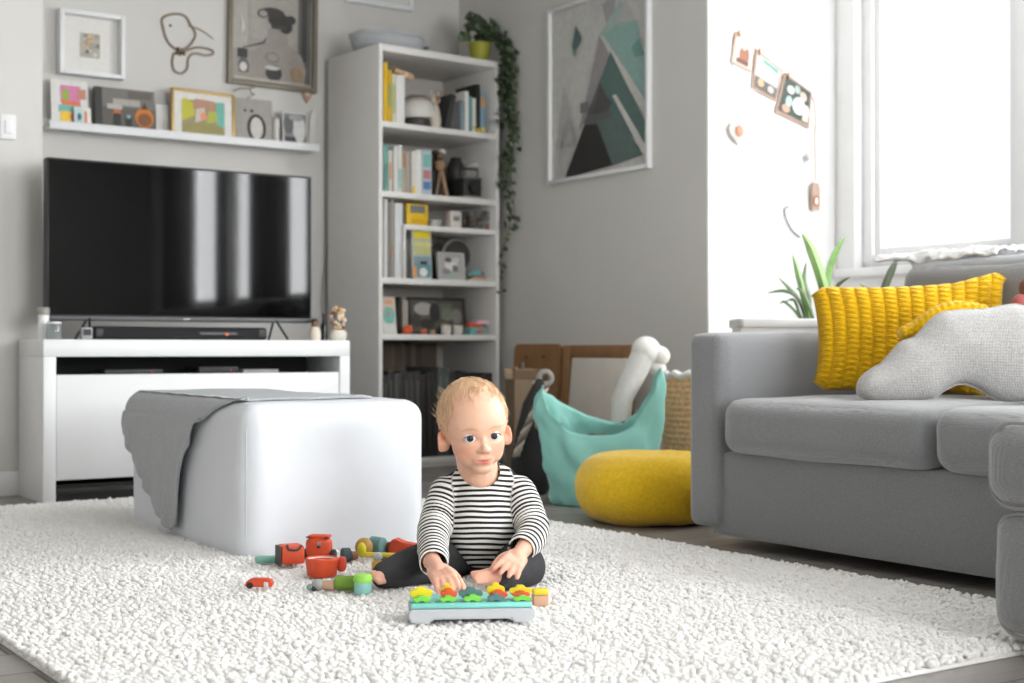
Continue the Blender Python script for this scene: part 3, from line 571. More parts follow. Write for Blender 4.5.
def book(sh, px0, px1, ytop, col, label, group, d=.03, dep=.17, lean=0., pages=(214, 208, 196), name='book', band=None, cat='book'):
    a, c = lx(px0, d), lx(px1, d); w = max(.008, c - a); z = ZS[sh]; h = lz((px0 + px1) / 2, ytop, d) - z
    t = putk(thing(name, label, cat, group=group), a, d, z + .0005, ry=lean)
    f = newbm(); cth = min(.003, w * .15)
    box2(f, (0, 0, 0), (cth, dep, h), .0008, col=col); box2(f, (w - cth, 0, 0), (w, dep, h), .0008, col=col); box2(f, (0, -.001, 0), (w, cth, h), .001, col=col)
    if band:
        for (v0, v1, bc) in band: box2(f, (w * .12, -.0016, h * v0), (w * .88, .001, h * v1), col=bc)
    obj('binding', f, M_VC, t)
    f = newbm(); box2(f, (cth, cth, .003), (w - cth, dep - .004, h - .003), col=pages); obj('pages', f, M_VC, t)
    return t
GA = 'books on the top shelf of the bookcase'
book('A', 383.5, 387.2, 62, (222, 178, 20), 'tall bright yellow book at the left end of the top shelf', GA)
book('A', 387.5, 391.6, 70, (206, 160, 24), 'second yellow book with a pale pattern from the left on the top shelf', GA, band=[(.3, .75, (150, 160, 90))])
book('A', 392, 395.5, 74, (206, 206, 176), 'pale green speckled book right of the two yellow ones', GA, band=[(.2, .8, (170, 176, 120))])
book('A', 396, 404.5, 75, (222, 220, 218), 'thick white binder between the yellow books and the white lamp', GA)
p = lx(392, .06); t = putk(thing('rolled_map', 'tan rolled paper lying across the yellow and white books', 'paper roll'), p, .05, lz(396, 71, .05) + .004, ry=rad(12))
f = newbm(); tube(f, [(0, 0, 0), (.105, 0, 0)], .016, 12, col=(186, 150, 118)); obj('paper', f, M_VC, t)
f = newbm(); tube(f, [(.06, 0, 0), (.07, 0, 0)], .0168, 12, col=(214, 200, 184)); obj('band', f, M_VC, t)
p = lx(419, .1); t = putk(thing('globe_lamp', 'white dome shaped lamp on a dark base on the top shelf', 'lamp'), p, .12, ZS['A'])
f = newbm(); cyl(f, .075, .07, .045, col=(64, 62, 60), bev=.006); obj('base', f, M_VC, t)
f = newbm(); lathe(f, [(.0, .046), (.088, .047), (.098, .07), (.094, .10), (.07, .13), (.03, .147), (0, .15)], col=(206, 202, 196)); obj('dome', f, M_VC, t)
f = newbm(); lathe(f, [(.072, .128), (.075, .135), (.04, .158), (0, .163)], col=(150, 140, 130)); obj('dome_cap', f, M_VC, t)
p = lx(434, .05); t = putk(thing('ceramic_figurine', 'cream ceramic figurine with a brown face beside the dome lamp', 'figurine'), p + .012, .06, ZS['A'])
f = newbm(); lathe(f, [(0, 0), (.026, 0), (.03, .04), (.022, .09), (.014, .115), (0, .12)], col=(190, 180, 166)); obj('body', f, M_VC, t)
f = newbm(); ball(f, (0, 0, .14), (.026, .024, .026), col=(184, 174, 160)); ball(f, (0, -.018, .142), (.013, .009, .015), col=(140, 92, 58)); hd_ = obj('head', f, M_VC, t)
for i in (-1, 1):
    f = newbm(); ball(f, (i * .02, 0, .165), (.009, .007, .014), col=(176, 166, 152)); obj('ear', f, M_VC, hd_)
book('A', 445, 449.5, 92, (52, 51, 51), 'black book leaning right in the middle of the top shelf', GA, lean=.22)
book('A', 450, 457, 100, (86, 85, 84), 'dark grey book leaning against the black one', GA, lean=.14, d=.05)
book('A', 461, 464.6, 100, (128, 142, 148), 'blue grey book right of the two leaning dark ones', GA)
book('A', 464.8, 468.6, 91, (216, 214, 210), 'tall white book in the right group on the top shelf', GA)
book('A', 468.8, 472, 96, (90, 140, 138), 'slim teal book between two white books on the top shelf', GA)
book('A', 472.2, 475.8, 98, (206, 202, 192), 'cream book right of the slim teal book', GA, band=[(.1, .2, (190, 160, 90))])
book('A', 476.2, 480, 84, (34, 33, 33), 'tall black book near the right end of the top shelf', GA, band=[(.02, .1, (210, 180, 60))])
book('A', 480.3, 485.3, 93, (120, 150, 164), 'light blue book with orange marks at the right end of the top shelf', GA, band=[(.65, .9, (200, 140, 90)), (.05, .15, (220, 190, 50))])
p = lx(488, .16); t = putk(thing('storage_tin', 'pale grey tin at the far right of the top shelf', 'tin'), p, .17, ZS['A'])
f = newbm(); lathe(f, [(0, 0), (.028, 0), (.029, .004), (.029, .17), (0, .17)], col=(176, 173, 168)); obj('body', f, M_VC, t)
f = newbm(); lathe(f, [(.029, .165), (.031, .166), (.031, .188), (.026, .192), (0, .192)], col=(160, 157, 152)); obj('lid', f, M_VC, t)
GB = 'books on the second shelf of the bookcase'
for a, c, y, col, lab, bd in ((383.5, 388, 145, (110, 162, 152), 'teal book at the left end of the second shelf', [(.1, .6, (90, 140, 132))]), (388.3, 392, 150, (204, 198, 186), 'cream book next to the teal one on the second shelf', [(.3, .7, (190, 150, 120))]),
        (393.5, 397.5, 146, (212, 210, 206), 'white book third from the left on the second shelf', None), (397.8, 402, 145, (206, 210, 206), 'white book with a pale teal title on the second shelf', [(.1, .5, (150, 190, 184))]), (402.3, 405.6, 150, (176, 160, 140), 'tan book in the left half of the second shelf', [(.6, .95, (170, 120, 84))]),
        (406, 410, 152, (164, 156, 148), 'grey brown book right of the tan one', None), (411.5, 415, 151, (214, 210, 200), 'white book with a yellow foot on the second shelf', [(.0, .18, (222, 190, 50))]), (415.2, 421.5, 150, (220, 219, 216), 'thick white book in the middle of the second shelf', None),
        (422, 431.5, 150, (176, 190, 196), 'wide pale blue book with coloured pictures on the second shelf', [(.62, .9, (120, 180, 172)), (.35, .55, (190, 120, 120)), (.12, .3, (90, 120, 170))])):
    book('B', a, c, y, col, lab, GB, band=bd)
book('B', 433, 440, 152, (70, 68, 66), 'dark book standing behind the wooden figure on the second shelf', GB, d=.1)
p = lx(440, .05); t = putk(thing('wooden_figure', 'brown wooden animal figure with leaning legs on the second shelf', 'figurine'), p, .06, ZS['B'])
f = newbm(); tube(f, [(.045, 0, 0.008), (.012, 0, .14)], [.011, .009], 8, col=(150, 118, 88)); tube(f, [(-.01, 0.01, .008), (.01, 0, .13)], [.009, .008], 8, col=(120, 92, 68)); obj('legs', f, M_VC, t)
f = newbm(); ball(f, (.006, 0, .15), (.028, .02, .03), col=(140, 108, 78)); ball(f, (.0, -.01, .19), (.02, .018, .02), col=(92, 74, 60)); obj('body', f, M_VC, t)
f = newbm(); ball(f, (.02, 0, .214), (.02, .014, .014), col=(196, 192, 186)); ball(f, (-.02, 0, .208), (.02, .014, .012), col=(44, 42, 40)); obj('head', f, M_VC, t)
p = lx(466, .06); t = putk(thing('camera', 'old black box camera on the second shelf', 'camera'), p + .02, .07, ZS['B'])
f = newbm(); box2(f, (-.055, -.04, .012), (.05, .05, .095), .004, col=(40, 40, 40)); cb = obj('body', f, M_VC, t)
f = newbm(); box2(f, (-.06, -.045, 0), (.055, .05, .012), .002, col=(150, 146, 140)); obj('base', f, M_VC, t)
f = newbm(); box2(f, (-.06, -.043, .095), (.052, .045, .104), .002, col=(84, 92, 90)); obj('top_plate', f, M_VC, cb)
f = newbm(); box2(f, (-.025, -.02, .104), (.04, .03, .14), .008, col=(128, 124, 120)); obj('viewfinder', f, M_VC, cb)
f = newbm(); cyl(f, .03, .026, .02, M=T(0, -.04, .052, rx=pi / 2), col=(26, 26, 26)); obj('lens', f, M_VC, cb)
p = lx(457, .16); t = putk(thing('black_vase', 'tall black vase at the back of the second shelf', 'vase'), p + .02, .2, ZS['B'])
f = newbm(); lathe(f, [(0, 0), (.045, 0), (.052, .08), (.05, .16), (.03, .2), (.026, .215), (.02, .215), (.02, .2), (0, .2)], col=(48, 46, 45)); obj('body', f, M_VCG, t)
f = newbm(); tube(f, [(.05 * cos(a), 0, .15 + .05 * sin(a)) for a in [rad(-60 + 20 * k) for k in range(8)]], .006, 8, M=T(.03, 0, 0), col=(176, 172, 168)); obj('handle', f, M_VCG, t)
p = lx(474, .14); t = putk(thing('dark_canister', 'dark grey canister with a pale lid behind the box camera', 'canister'), p + .03, .19, ZS['B'])
f = newbm(); lathe(f, [(0, 0), (.05, 0), (.05, .17), (0, .17)], col=(62, 60, 58)); obj('body', f, M_VC, t)
f = newbm(); lathe(f, [(.0, .17), (.052, .17), (.05, .19), (.02, .2), (0, .2)], col=(168, 164, 158)); obj('lid', f, M_VC, t)
GC = 'tall books at the left of the third compartment'
for a, c, y, col, lab, bd in ((384, 387.4, 199, (206, 204, 200), 'tall white book at the left end of the third compartment', None), (387.8, 390.4, 202, (120, 118, 114), 'tall dark grey book second in the third compartment', None), (390.8, 393.4, 200, (160, 150, 140), 'tall tan grey book third in the third compartment', [(.3, .4, (180, 130, 90))]),
        (394.5, 402.6, 203, (206, 208, 210), 'thick pale grey binder in the third compartment', None), (403, 404.8, 206, (72, 74, 78), 'thin dark book right of the pale binder', [(.02, .1, (210, 150, 60))])):
    book('C', a, c, y, col, lab, GC, band=bd, dep=.22)
p = lx(417.5, .04); w = lx(428.5, .04) - lx(406.8, .04)
t = putk(thing('yellow_box', 'bright yellow box with a grey screen on the half shelf', 'box'), p, .08, ZS['C1']); h = lz(417, 204, .05) - ZS['C1']
f = newbm(); box2(f, (-w / 2, -.04, 0), (w / 2, .05, h), .006, col=(222, 180, 12)); obj('body', f, M_VC, t)
f = newbm(); box2(f, (-w * .34, -.042, h * .58), (w * .34, -.038, h * .92), .001, col=(112, 116, 118)); box2(f, (-w * .3, -.042, h * .1), (w * .3, -.038, h * .3), col=(206, 160, 20)); obj('front_panel', f, M_VC, t)
p = lx(437, .06); t = putk(thing('small_bowl', 'small pale bowl with a teal spot on the half shelf', 'bowl'), p, .08, ZS['C1'])
f = newbm(); lathe(f, [(0, 0), (.02, 0), (.03, .012), (.035, .034), (.032, .034), (.026, .014), (0, .008)], col=(186, 184, 180)); obj('body', f, M_VC, t)
f = newbm(); ball(f, (0, -.031, .018), (.009, .004, .007), col=(130, 186, 176), u=10, v=8); obj('teal_spot', f, M_VC, t)
p = lx(455, .06); t = putk(thing('white_toy_radio', 'small white box with a grey print on the half shelf', 'box'), p, .08, ZS['C1'])
f = newbm(); box2(f, (-.034, -.03, 0), (.034, .03, .084), .008, col=(204, 196, 188)); obj('body', f, M_VC, t)
f = newbm(); box2(f, (-.02, -.0315, .035), (.02, -.028, .06), col=(150, 146, 142)); box2(f, (-.012, -.0325, .042), (.012, -.029, .048), col=(90, 88, 86)); obj('label_patch', f, M_VC, t)
p = lx(481, .06); t = putk(thing('wire_basket', 'grey wire basket of small things at the right of the half shelf', 'basket'), p, .1, ZS['C1']); bw = .065
f = newbm()
for z in (.004, .03, .06, .09): tube(f, [(-bw, -.05, z), (bw, -.05, z), (bw, .05, z), (-bw, .05, z)], .002, 6, closed=True, col=(96, 94, 92))
for k in range(11):
    x = -bw + 2 * bw * k / 10
    for y in (-.05, .05): tube(f, [(x, y, .003), (x, y, .09)], .0016, 5, col=(96, 94, 92))
obj('wire_mesh', f, M_VC, t)
f = newbm()
for k in range(34): ball(f, (RND.uniform(-bw + .01, bw - .01), RND.uniform(-.038, .035), RND.uniform(.012, .085)), RND.uniform(.009, .015), u=8, v=6, col=RND.choice([(90, 88, 86), (140, 136, 130), (60, 58, 56), (186, 120, 70), (120, 116, 112), (176, 172, 166)]))
o = obj('small_things', f, M_VC, t); o['kind'] = 'stuff'
def panel(sh, px0, px1, ytop, label, cat, name, shapes, base, d=.05, fw=0, fcol=(40, 39, 38), lean=.12, thick=.012):
    a, c = lx(px0, d), lx(px1, d); w = c - a; h = lz((px0 + px1) / 2, ytop, d) - ZS[sh]
    t = putk(thing(name, label, cat), (a + c) / 2, d, ZS[sh] + .001, rx=-lean)
    f = newbm(); box2(f, (-w / 2, .002, 0), (w / 2, thick, h), .001, col=fcol); obj('board', f, M_VC, t)
    flat_art(t, w - 2 * fw, h - 2 * fw, shapes, z0=fw, base=base)
    if fw: obj('frame', frame_bars(w, h, fw, .012, yb=.004, col=fcol), M_VC, t)
    return t
panel('C', 412.5, 432, 230, 'tall children picture book with yellow top on the third compartment shelf', 'book', 'picture_book', [(rect(.1, .82, .95, .98), (222, 202, 40)), (rect(.1, .66, .95, .76), (206, 200, 120)), (rect(.1, .52, .95, .62), (196, 190, 110)), (rect(.08, .3, .95, .46), (130, 150, 160)), (rect(.1, .04, .95, .3), (96, 140, 150)), (ell(.55, .14, .2, .09), (226, 222, 214)), (rect(.05, .02, .2, .26), (220, 140, 60)), (rect(.4, .3, .75, .36), (40, 42, 46))], (176, 180, 172), d=.03, lean=.05, fcol=(200, 200, 196))
panel('C', 433.5, 443, 246, 'dark picture card behind the grey painting in the third compartment', 'card', 'picture_card', [(rect(.1, .1, .9, .9), (66, 64, 60))], (50, 48, 46), d=.13, fw=.004)
panel('C', 438.5, 465, 252.5, 'grey and white painted card leaning in the third compartment', 'card', 'picture_card', [(ell(.5, .55, .26, .22), (206, 204, 202)), (ell(.4, .75, .14, .1), (92, 90, 88)), (ell(.66, .42, .12, .14), (110, 108, 106)), (ell(.3, .3, .16, .12), (132, 130, 128)), (ell(.7, .75, .15, .1), (190, 188, 186)), (rect(.45, .1, .62, .2), (130, 176, 160))], (164, 162, 160), d=.05, fw=.005, fcol=(196, 194, 192))
p = lx(455, .2); t = putk(thing('round_clock', 'dark round clock with a pale rim behind the painted card', 'clock'), p + .02, .22, ZS['C'])
f = newbm(); cyl(f, .075, .075, .03, M=T(0, .015, .13, rx=pi / 2), seg=32, col=(60, 58, 56)); obj('case', f, M_VC, t)
f = newbm(); tube(f, [(.078 * cos(2 * pi * k / 32), 0, .13 + .078 * sin(2 * pi * k / 32)) for k in range(32)], .008, 8, closed=True, col=(168, 164, 158)); obj('rim', f, M_VC, t)
f = newbm(); box2(f, (-.05, -.02, 0), (.05, .02, .06), .006, col=(70, 66, 62)); obj('foot', f, M_VC, t)
p = lx(480, .06); t = putk(thing('magazine', 'flat white magazine pile under the teal toy in the third compartment', 'magazine'), p, .09, ZS['C'])
f = newbm(); box2(f, (-.07, -.06, 0), (.066, .07, .012), .001, col=(206, 204, 200)); obj('cover', f, M_VC, t)
f = newbm(); box2(f, (-.068, -.0605, .002), (.064, .068, .010), col=(176, 172, 166)); obj('pages', f, M_VC, t)
t = putk(thing('toy_whale', 'small teal toy with an orange base lying on white magazines', 'toy'), p - .01, .08, ZS['C'] + .0125)
f = newbm(); box2(f, (-.03, -.02, 0), (.048, .02, .012), .004, col=(176, 110, 70)); obj('base', f, M_VC, t)
f = newbm(); ball(f, (0, 0, .028), (.035, .02, .018), col=(104, 160, 160)); ball(f, (-.04, 0, .022), (.016, .012, .007), col=(104, 160, 160), u=10, v=8); ball(f, (.03, 0, .03), (.014, .012, .012), col=(60, 60, 62), u=10, v=8); obj('body', f, M_VC, t)
panel('D', 382.8, 397, 297, 'teal and white animal card at the left of the fourth shelf', 'card', 'picture_card', [(rect(.05, .55, .95, .98), (200, 176, 156)), (ell(.5, .5, .42, .24), (112, 176, 166)), (ell(.45, .55, .12, .08), (180, 130, 110)), (rect(.1, .02, .9, .28), (206, 204, 200)), (ell(.5, .86, .3, .06), (206, 150, 120))], (196, 190, 182), d=.04, fcol=(200, 196, 190))
book('D', 398.5, 401.5, 297, (40, 38, 37), 'thin black book between the animal card and the framed photo', 'books on the fourth shelf', d=.1)
book('D', 402.5, 408, 300, (168, 160, 150), 'grey beige book beside the thin black one on the fourth shelf', 'books on the fourth shelf', d=.13)
panel('D', 409.5, 466.5, 297.5, 'wide black framed photograph leaning on the fourth shelf', 'picture frame', 'framed_photo', [(rect(0, 0, .5, 1), (88, 84, 78)), (ell(.25, .72, .18, .2), (164, 160, 154)), (ell(.45, .6, .1, .3), (46, 44, 42)), (rect(.55, .4, .8, .9), (92, 98, 84)), (ell(.68, .55, .1, .2), (110, 116, 98)), (ell(.86, .5, .1, .25), (120, 116, 110)), (ell(.1, .35, .1, .2), (66, 62, 58)), (ell(.3, .25, .14, .16), (50, 48, 46)), (ell(.62, .2, .1, .1), (130, 110, 90))], (74, 71, 67), d=.12, fw=.012)
for px, r, z_, col, lab in ((408.5, .022, 0, (214, 84, 40), 'round orange red toy in front of the framed photograph'), (425, .014, 0, (196, 104, 62), 'smaller dull orange toy in front of the framed photograph'), (434, .011, 0, (180, 140, 110), 'tiny tan pebble toy left of the two white cups')):
    t = putk(thing('ball_toy', lab, 'toy', group='small toys on the fourth shelf'), lx(px, .03), .04, ZS['D'])
    f = newbm(); ball(f, (0, 0, r * .9), (r * 1.2, r, r * .9), col=col); obj('body', f, M_VC, t)
    f = newbm(); ball(f, (r * .5, -r * .3, r * 1.6), r * .4, col=(min(255, col[0] + 20), col[1] + 30, col[2] + 20), u=10, v=8); obj('knob', f, M_VC, t)
for px, lab in ((446, 'left of two small white cups on the fourth shelf'), (457.5, 'right of two small white cups on the fourth shelf')):
    t = putk(thing('white_cup', lab, 'cup', group='white cups on the fourth shelf'), lx(px, .05), .05, ZS['D'])
    f = newbm(); lathe(f, [(0, 0), (.018, 0), (.024, .01), (.026, .044), (.023, .044), (.021, .012), (0, .008)], col=(206, 200, 192)); obj('body', f, M_VC, t)
    f = newbm(); tube(f, [(.024 + .012 * sin(a), 0, .024 + .013 * cos(a)) for a in [pi * k / 6 for k in range(7)]], .0028, 6, M=T(rz=rad(40)), col=(206, 200, 192)); obj('handle', f, M_VC, t)
t = putk(thing('toy_box', 'teal box with a red fish print at the right of the fourth shelf', 'box'), lx(478, .04), .06, ZS['D'])
f = newbm(); box2(f, (-.05, -.03, 0), (.045, .04, .036), .004, col=(104, 164, 160)); bb = obj('box_body', f, M_VC, t)
f = newbm(); ball(f, (.0, -.031, .016), (.016, .003, .009), col=(206, 84, 60), u=12, v=8); prism(f, [(.013, .016), (.026, .025), (.026, .007)], .002, M=T(0, -.033, 0), col=(206, 84, 60)); obj('fish_print', f, M_VC, bb)
t = putk(thing('wooden_toy_fish', 'red and pink toy lying on the teal box', 'toy'), lx(478, .04), .06, ZS['D'] + .0365)
f = newbm(); box2(f, (-.052, -.026, 0), (.03, .03, .022), .008, col=(206, 92, 62)); obj('red_half', f, M_VC, t)
f = newbm(); box2(f, (-.01, -.027, .014), (.066, .031, .034), .008, col=(214, 176, 190)); obj('pink_half', f, M_VC, t)
# brown sleeves above and black record sleeves in the bottom compartment
px = 383.5; k = 0; ORD = ['first', 'second', 'third', 'fourth', 'fifth', 'sixth', 'seventh', 'eighth', 'ninth', 'tenth', 'eleventh', 'twelfth', 'thirteenth', 'fourteenth', 'fifteenth', 'sixteenth', 'seventeenth', 'eighteenth', 'nineteenth', 'twentieth', 'twenty first', 'twenty second']
while px < 489:
    w = RND.uniform(4.6, 6.4); c = RND.choice([(30, 29, 28), (38, 36, 35), (24, 24, 25), (48, 46, 45), (34, 32, 30)])
    if k == 2: c = (70, 68, 66)
    if k in (10, 11): c = (72, 80, 78)
    ad = RND.choice([8, 20, 45])
    a0, b0 = lx(px, .03), lx(px + w - .3, .03); h = lz(px, 372 + RND.uniform(-1, 3) - (5 if k in (10, 11) else 0), .03) - ZS['E']
    t = putk(thing('record_sleeve', f'{ORD[k]} sleeve from the left in the row of dark record sleeves on the bottom shelf', 'record sleeve', group='record sleeves on the bottom shelf'), a0, .03, ZS['E'] + .0005)
    f = newbm(); box2(f, (0, 0, 0), (b0 - a0, .26, h), .001, col=c); obj('sleeve', f, M_VC, t)
    f = newbm(); box2(f, ((b0 - a0) * .35, -.0012, h * .1), ((b0 - a0) * .65, .001, h * .9), col=tuple(v + ad for v in c)); obj('spine_strip', f, M_VC, t)
    px += w; k += 1
px = 384; k = 0
while px < 436:
    w = RND.uniform(4., 6.); c = RND.choice([(92, 80, 66), (110, 96, 80), (78, 68, 58), (100, 90, 76)])
    a0, b0 = lx(px, .30), lx(px + w - .3, .30); h = lz(px, 341 + RND.uniform(0, 2), .30) - ZS['E'] - .005
    t = putk(thing('brown_folder', f'{ORD[k]} folder from the left in the row of brown folders standing behind the record sleeves', 'folder', group='brown folders behind the record sleeves'), a0, .295, ZS['E'] + .0005)
    f = newbm(); box2(f, (0, 0, 0), (b0 - a0, .08, h), .001, col=c); obj('cover', f, M_VC, t)
    px += w; k += 1
# on top of the bookcase
p = KP(lx(392, .12), .16, KH); t = thing('pet_basket', 'flat grey felt basket on top of the bookcase', 'basket', p, BA)
a, c = lx(357, .16), lx(424, .16); rw = (c - a) / 2 * .96
f = newbm(); lathe(f, [(0, .001), (.80, .001), (.93, .012), (1, .04), (1.0, .058), (.96, .07), (.90, .058), (.88, .03), (0, .022)], M=T(sc=(rw, .155, 1.0)), seg=48); 
obj('body', f, M_BLANKET, t)
f = newbm(); tube(f, [(rw * .98 * cos(2 * pi * k / 48), .152 * sin(2 * pi * k / 48), .066 + .004 * sin(k)) for k in range(48)], .012, 8, closed=True); obj('rim', f, M_BLANKET, t)
f = newbm(); tube(f, catmull([(rw * .92, -.05, .05), (rw * 1.1, -.06, .045), (rw * 1.1, .02, .045), (rw * .93, .03, .05)], 5), .008, 8); obj('handle', f, M_BLANKET, t)
# ivy in its yellow green pot
pp = lx(479.5, .10); t = putk(thing('trailing_ivy', 'ivy in a yellow green pot trailing down the side of the bookcase', 'potted plant'), pp, .10, KH); o1 = Vector(t.location); Mi = t.rotation_euler.to_matrix().to_4x4()
f = newbm(); lathe(f, [(0, 0), (.038, 0), (.042, .004), (.052, .085), (.055, .086), (.055, .10), (.050, .10), (.048, .088), (.044, .075), (0, .07)], col=(150, 148, 44)); obj('pot', f, M_VC, t)
f = newbm(); ball(f, (0, 0, .078), (.045, .045, .012), col=(52, 42, 34)); obj('soil', f, M_VC, t)
vines = []
def wp(px, py, d): return KP(lx(px, d), d, lz(px, py, d)) - o1
vines.append([(482, 36, .1), (492, 30, .08), (503, 45, .05), (506, 70, .03), (508, 100, .03), (512, 130, .02), (506, 160, .03), (504, 190, .03), (511, 210, .02), (507, 235, .03), (500, 255, .02), (502, 270, .0), (498, 290, -.01)])
vines.append([(482, 36, .1), (498, 33, .14), (508, 48, .12), (512, 75, .10), (510, 105, .1), (514, 140, .08), (511, 175, .08), (514, 205, .07), (516, 225, .06)])
vines.append([(480, 36, .1), (494, 36, .05), (505, 60, .0), (502, 85, .0), (505, 115, -.01), (498, 125, -.02)])
vines.append([(482, 36, .1), (500, 40, .2), (511, 62, .2), (508, 95, .2), (513, 120, .18), (508, 150, .16), (511, 185, .14)])
vines.append([(480, 36, .1), (474, 22, .09), (468, 28, .07), (465, 37, .05)]); vines.append([(482, 36, .1), (481, 22, .1), (473, 18, .12), (470, 24, .12)]); vines.append([(482, 36, .1), (490, 22, .1), (495, 28, .1), (498, 38, .1)])
f = newbm(); lf = bmesh.new(); lf.loops.layers.float_color.new('Col'); BAinv = Matrix.Rotation(-BA, 3, 'Z')
def leaf(P, size, dirv, col):
    d = dirv.normalized(); up = Vector((RND.uniform(-.6, .6), -1, RND.uniform(-.2, .6))).normalized(); s = d.cross(up).normalized(); n = s.cross(d)
    out = [(0, 0), (-.45, -.12), (-.62, .2), (-.38, .62), (0, 1.05), (.38, .62), (.62, .2), (.45, -.12)]
    vs = [lf.verts.new(P + (s * u + d * v) * size - n * size * .25 * abs(u)) for u, v in out]; c = lf.verts.new(P + d * size * .4 + n * size * .12)
    fs = [lf.faces.new((c, vs[i], vs[(i + 1) % 8])) for i in range(8)]; paint(lf, fs, col)
GREENS = [(52, 66, 44), (64, 80, 50), (40, 52, 36), (74, 92, 58), (58, 70, 52)]
for vi, v in enumerate(vines):
    P = [BAinv @ (wp(*q) if q[0] < 496 else onX(q[0], q[1], XA - .035 - .25 * max(0, .05 - q[2])) - o1) for q in v]; cur = catmull(P, 7); tube(f, cur, .0022, 5, col=(70, 74, 48)); n = len(cur)
    for i, q in enumerate(cur):
        m = (3 if vi < 4 and i < n * .6 else 1)
        if vi in (0, 1) and i > n * .72 and i % 2: m = 0
        for _ in range(m):
            leaf(q + Vector((RND.uniform(-.02, .02), RND.uniform(-.03, .02), RND.uniform(-.02, .02))), RND.uniform(.017, .032) * (1.35 if vi > 3 else 1), Vector((RND.uniform(-1, 1), RND.uniform(-.8, .2), RND.uniform(-1.2, .3))), RND.choice(GREENS))
obj('vines', f, M_VC, t); obj('leaves', lf, mat('ivy_leaf', (255, 255, 255), .42, var=.2, vscale=30, attr='Col'), t, smooth=False)
# ================================================================= things leaning in the corner by the print wall
def lean_board(name, label, cat, px0, px1, ytop, X, th, lean, build):
    a, c = onX(px0, 400, X), onX(px1, 400, X); zt = onX((px0 + px1) / 2, ytop, X).z; w = a.y - c.y
    t = thing(name, label, cat, (X - zt * math.tan(lean) , (a.y + c.y) / 2, .0), rot=(-lean, 0, -pi / 2)); build(t, w, zt / cos(lean)); return t
M_OLDWOOD = mat('aged_oak_board', (152, 112, 74), .6, var=.2, vscale=9, bump=.2, bscale=60)
def b1(t, w, h):
    f = newbm(); pts = [(-w / 2, 0), (w / 2, 0)]
    for cx, a0 in ((w / 2 - .03, 0), (-w / 2 + .03, pi / 2)): pts += [(cx + .03 * cos(a0 + k * pi / 10), h - .03 + .03 * sin(a0 + k * pi / 10)) for k in range(6)]
    prism(f, pts, .022, .003); obj('panel', f, M_OLDWOOD, t)
    for x in (-.08, .06):
        f = newbm(); cyl(f, .006, .006, .004, M=T(x, 0, h - .06, rx=pi / 2), col=(60, 44, 32), seg=12); obj('screw_hole', f, M_VC, t)
lean_board('wooden_headboard', 'brown wooden board with rounded corners leaning beside the bookcase', 'board', 514, 561, 344, XA - .012, .022, .05, b1)
def b2(t, w, h):
    fr = frame_bars(w, h, .055, .025, yb=.025); obj('frame', fr, M_OLDWOOD, t)
    f = newbm(); box2(f, (-w / 2 + .05, .008, .05), (w / 2 - .05, .016, h - .05), col=(92, 76, 60)); obj('back_sheet', f, M_VC, t)
lean_board('wooden_board', 'brown wooden frame leaning on the wall behind the grey canvas', 'frame', 563, 632, 345, XA - .015, .025, .06, b2)
def b3(t, w, h):
    f = newbm(); box2(f, (-w / 2, 0, 0), (w / 2, .022, h), .003, col=(214, 207, 198)); obj('canvas_face', f, mat('raw_canvas', (255, 255, 255), .9, var=.05, attr='Col', bump=.2, bscale=300), t)
    obj('stretcher', frame_bars(w - .004, h - .004, .04, .016, z0=.002, yb=.038), M_WOOD, t)
lean_board('grey_canvas', 'blank grey canvas leaning in front of the brown wooden frame', 'canvas', 572, 626, 358, XA - .12, .022, .10, b3)
# cardboard box with wooden pieces
p = at(524, 400, 5.75); t = thing('cardboard_box', 'worn brown cardboard box between the bookcase and the black bag', 'box', (p.x, p.y, 0), rotz=rad(-20))
f = newbm()
for a, c in (((-.06, -.08, 0), (.06, -.075, .42)), ((-.06, .075, 0), (.06, .08, .42)), ((-.06, -.075, 0), (-.055, .075, .42)), ((.055, -.075, 0), (.06, .075, .42)), ((-.055, -.075, 0), (.055, .075, .006))): box2(f, a, c, col=(112, 92, 70))
obj('carton', f, M_VC, t)
for k, (rx, y) in enumerate(((-.5, .1), (.5, -.1))):
    f = newbm(); box2(f, (-.06, -.0025, 0), (.06, .0025, .05), M=T(0, y * .77, .418, rx=rx), col=(124, 102, 78)); obj('flap', f, M_VC, t)
for k, (x, y, hh, c, lab) in enumerate(((-.04, -.03, .47, (120, 92, 66), 'rough brown stick poking out of the cardboard box on its left'), (.0, .02, .49, (84, 74, 64), 'dark stick poking out of the middle of the cardboard box'), (.035, -.02, .46, (160, 138, 112), 'pale stick poking out of the cardboard box on its right'))):
    f = newbm(); q = Matrix.Rotation(rad(-20), 4, 'Z') @ Vector((x, y, 0)); tube(f, [(0, 0, .008), (.01, 0, hh * .5), (-.006, .0, hh)], [.014, .013, .011], 8, col=c); o = obj('stick', f, M_VC, loc=(p.x + q.x, p.y + q.y, 0)); tag(o, lab, 'stick', 'sticks in the cardboard box')
p = at(548, 374, 5.5); t = thing('soft_toy_ring', 'small grey plush ring lying on top of the black bag', 'soft toy', at(545, 378, 5.36), rotz=CAM)
f = newbm(); tube(f, [(.024 * cos(2 * pi * k / 20), 0, .024 * sin(2 * pi * k / 20)) for k in range(20)], .012, 10, closed=True); obj('ring', f, mat('grey_plush', (150, 146, 142), .95, var=.2, bump=.6), t)
f = newbm(); ball(f, (-.03, 0, -.02), (.018, .012, .012), col=(196, 190, 184)); obj('tail', f, M_VC, t)
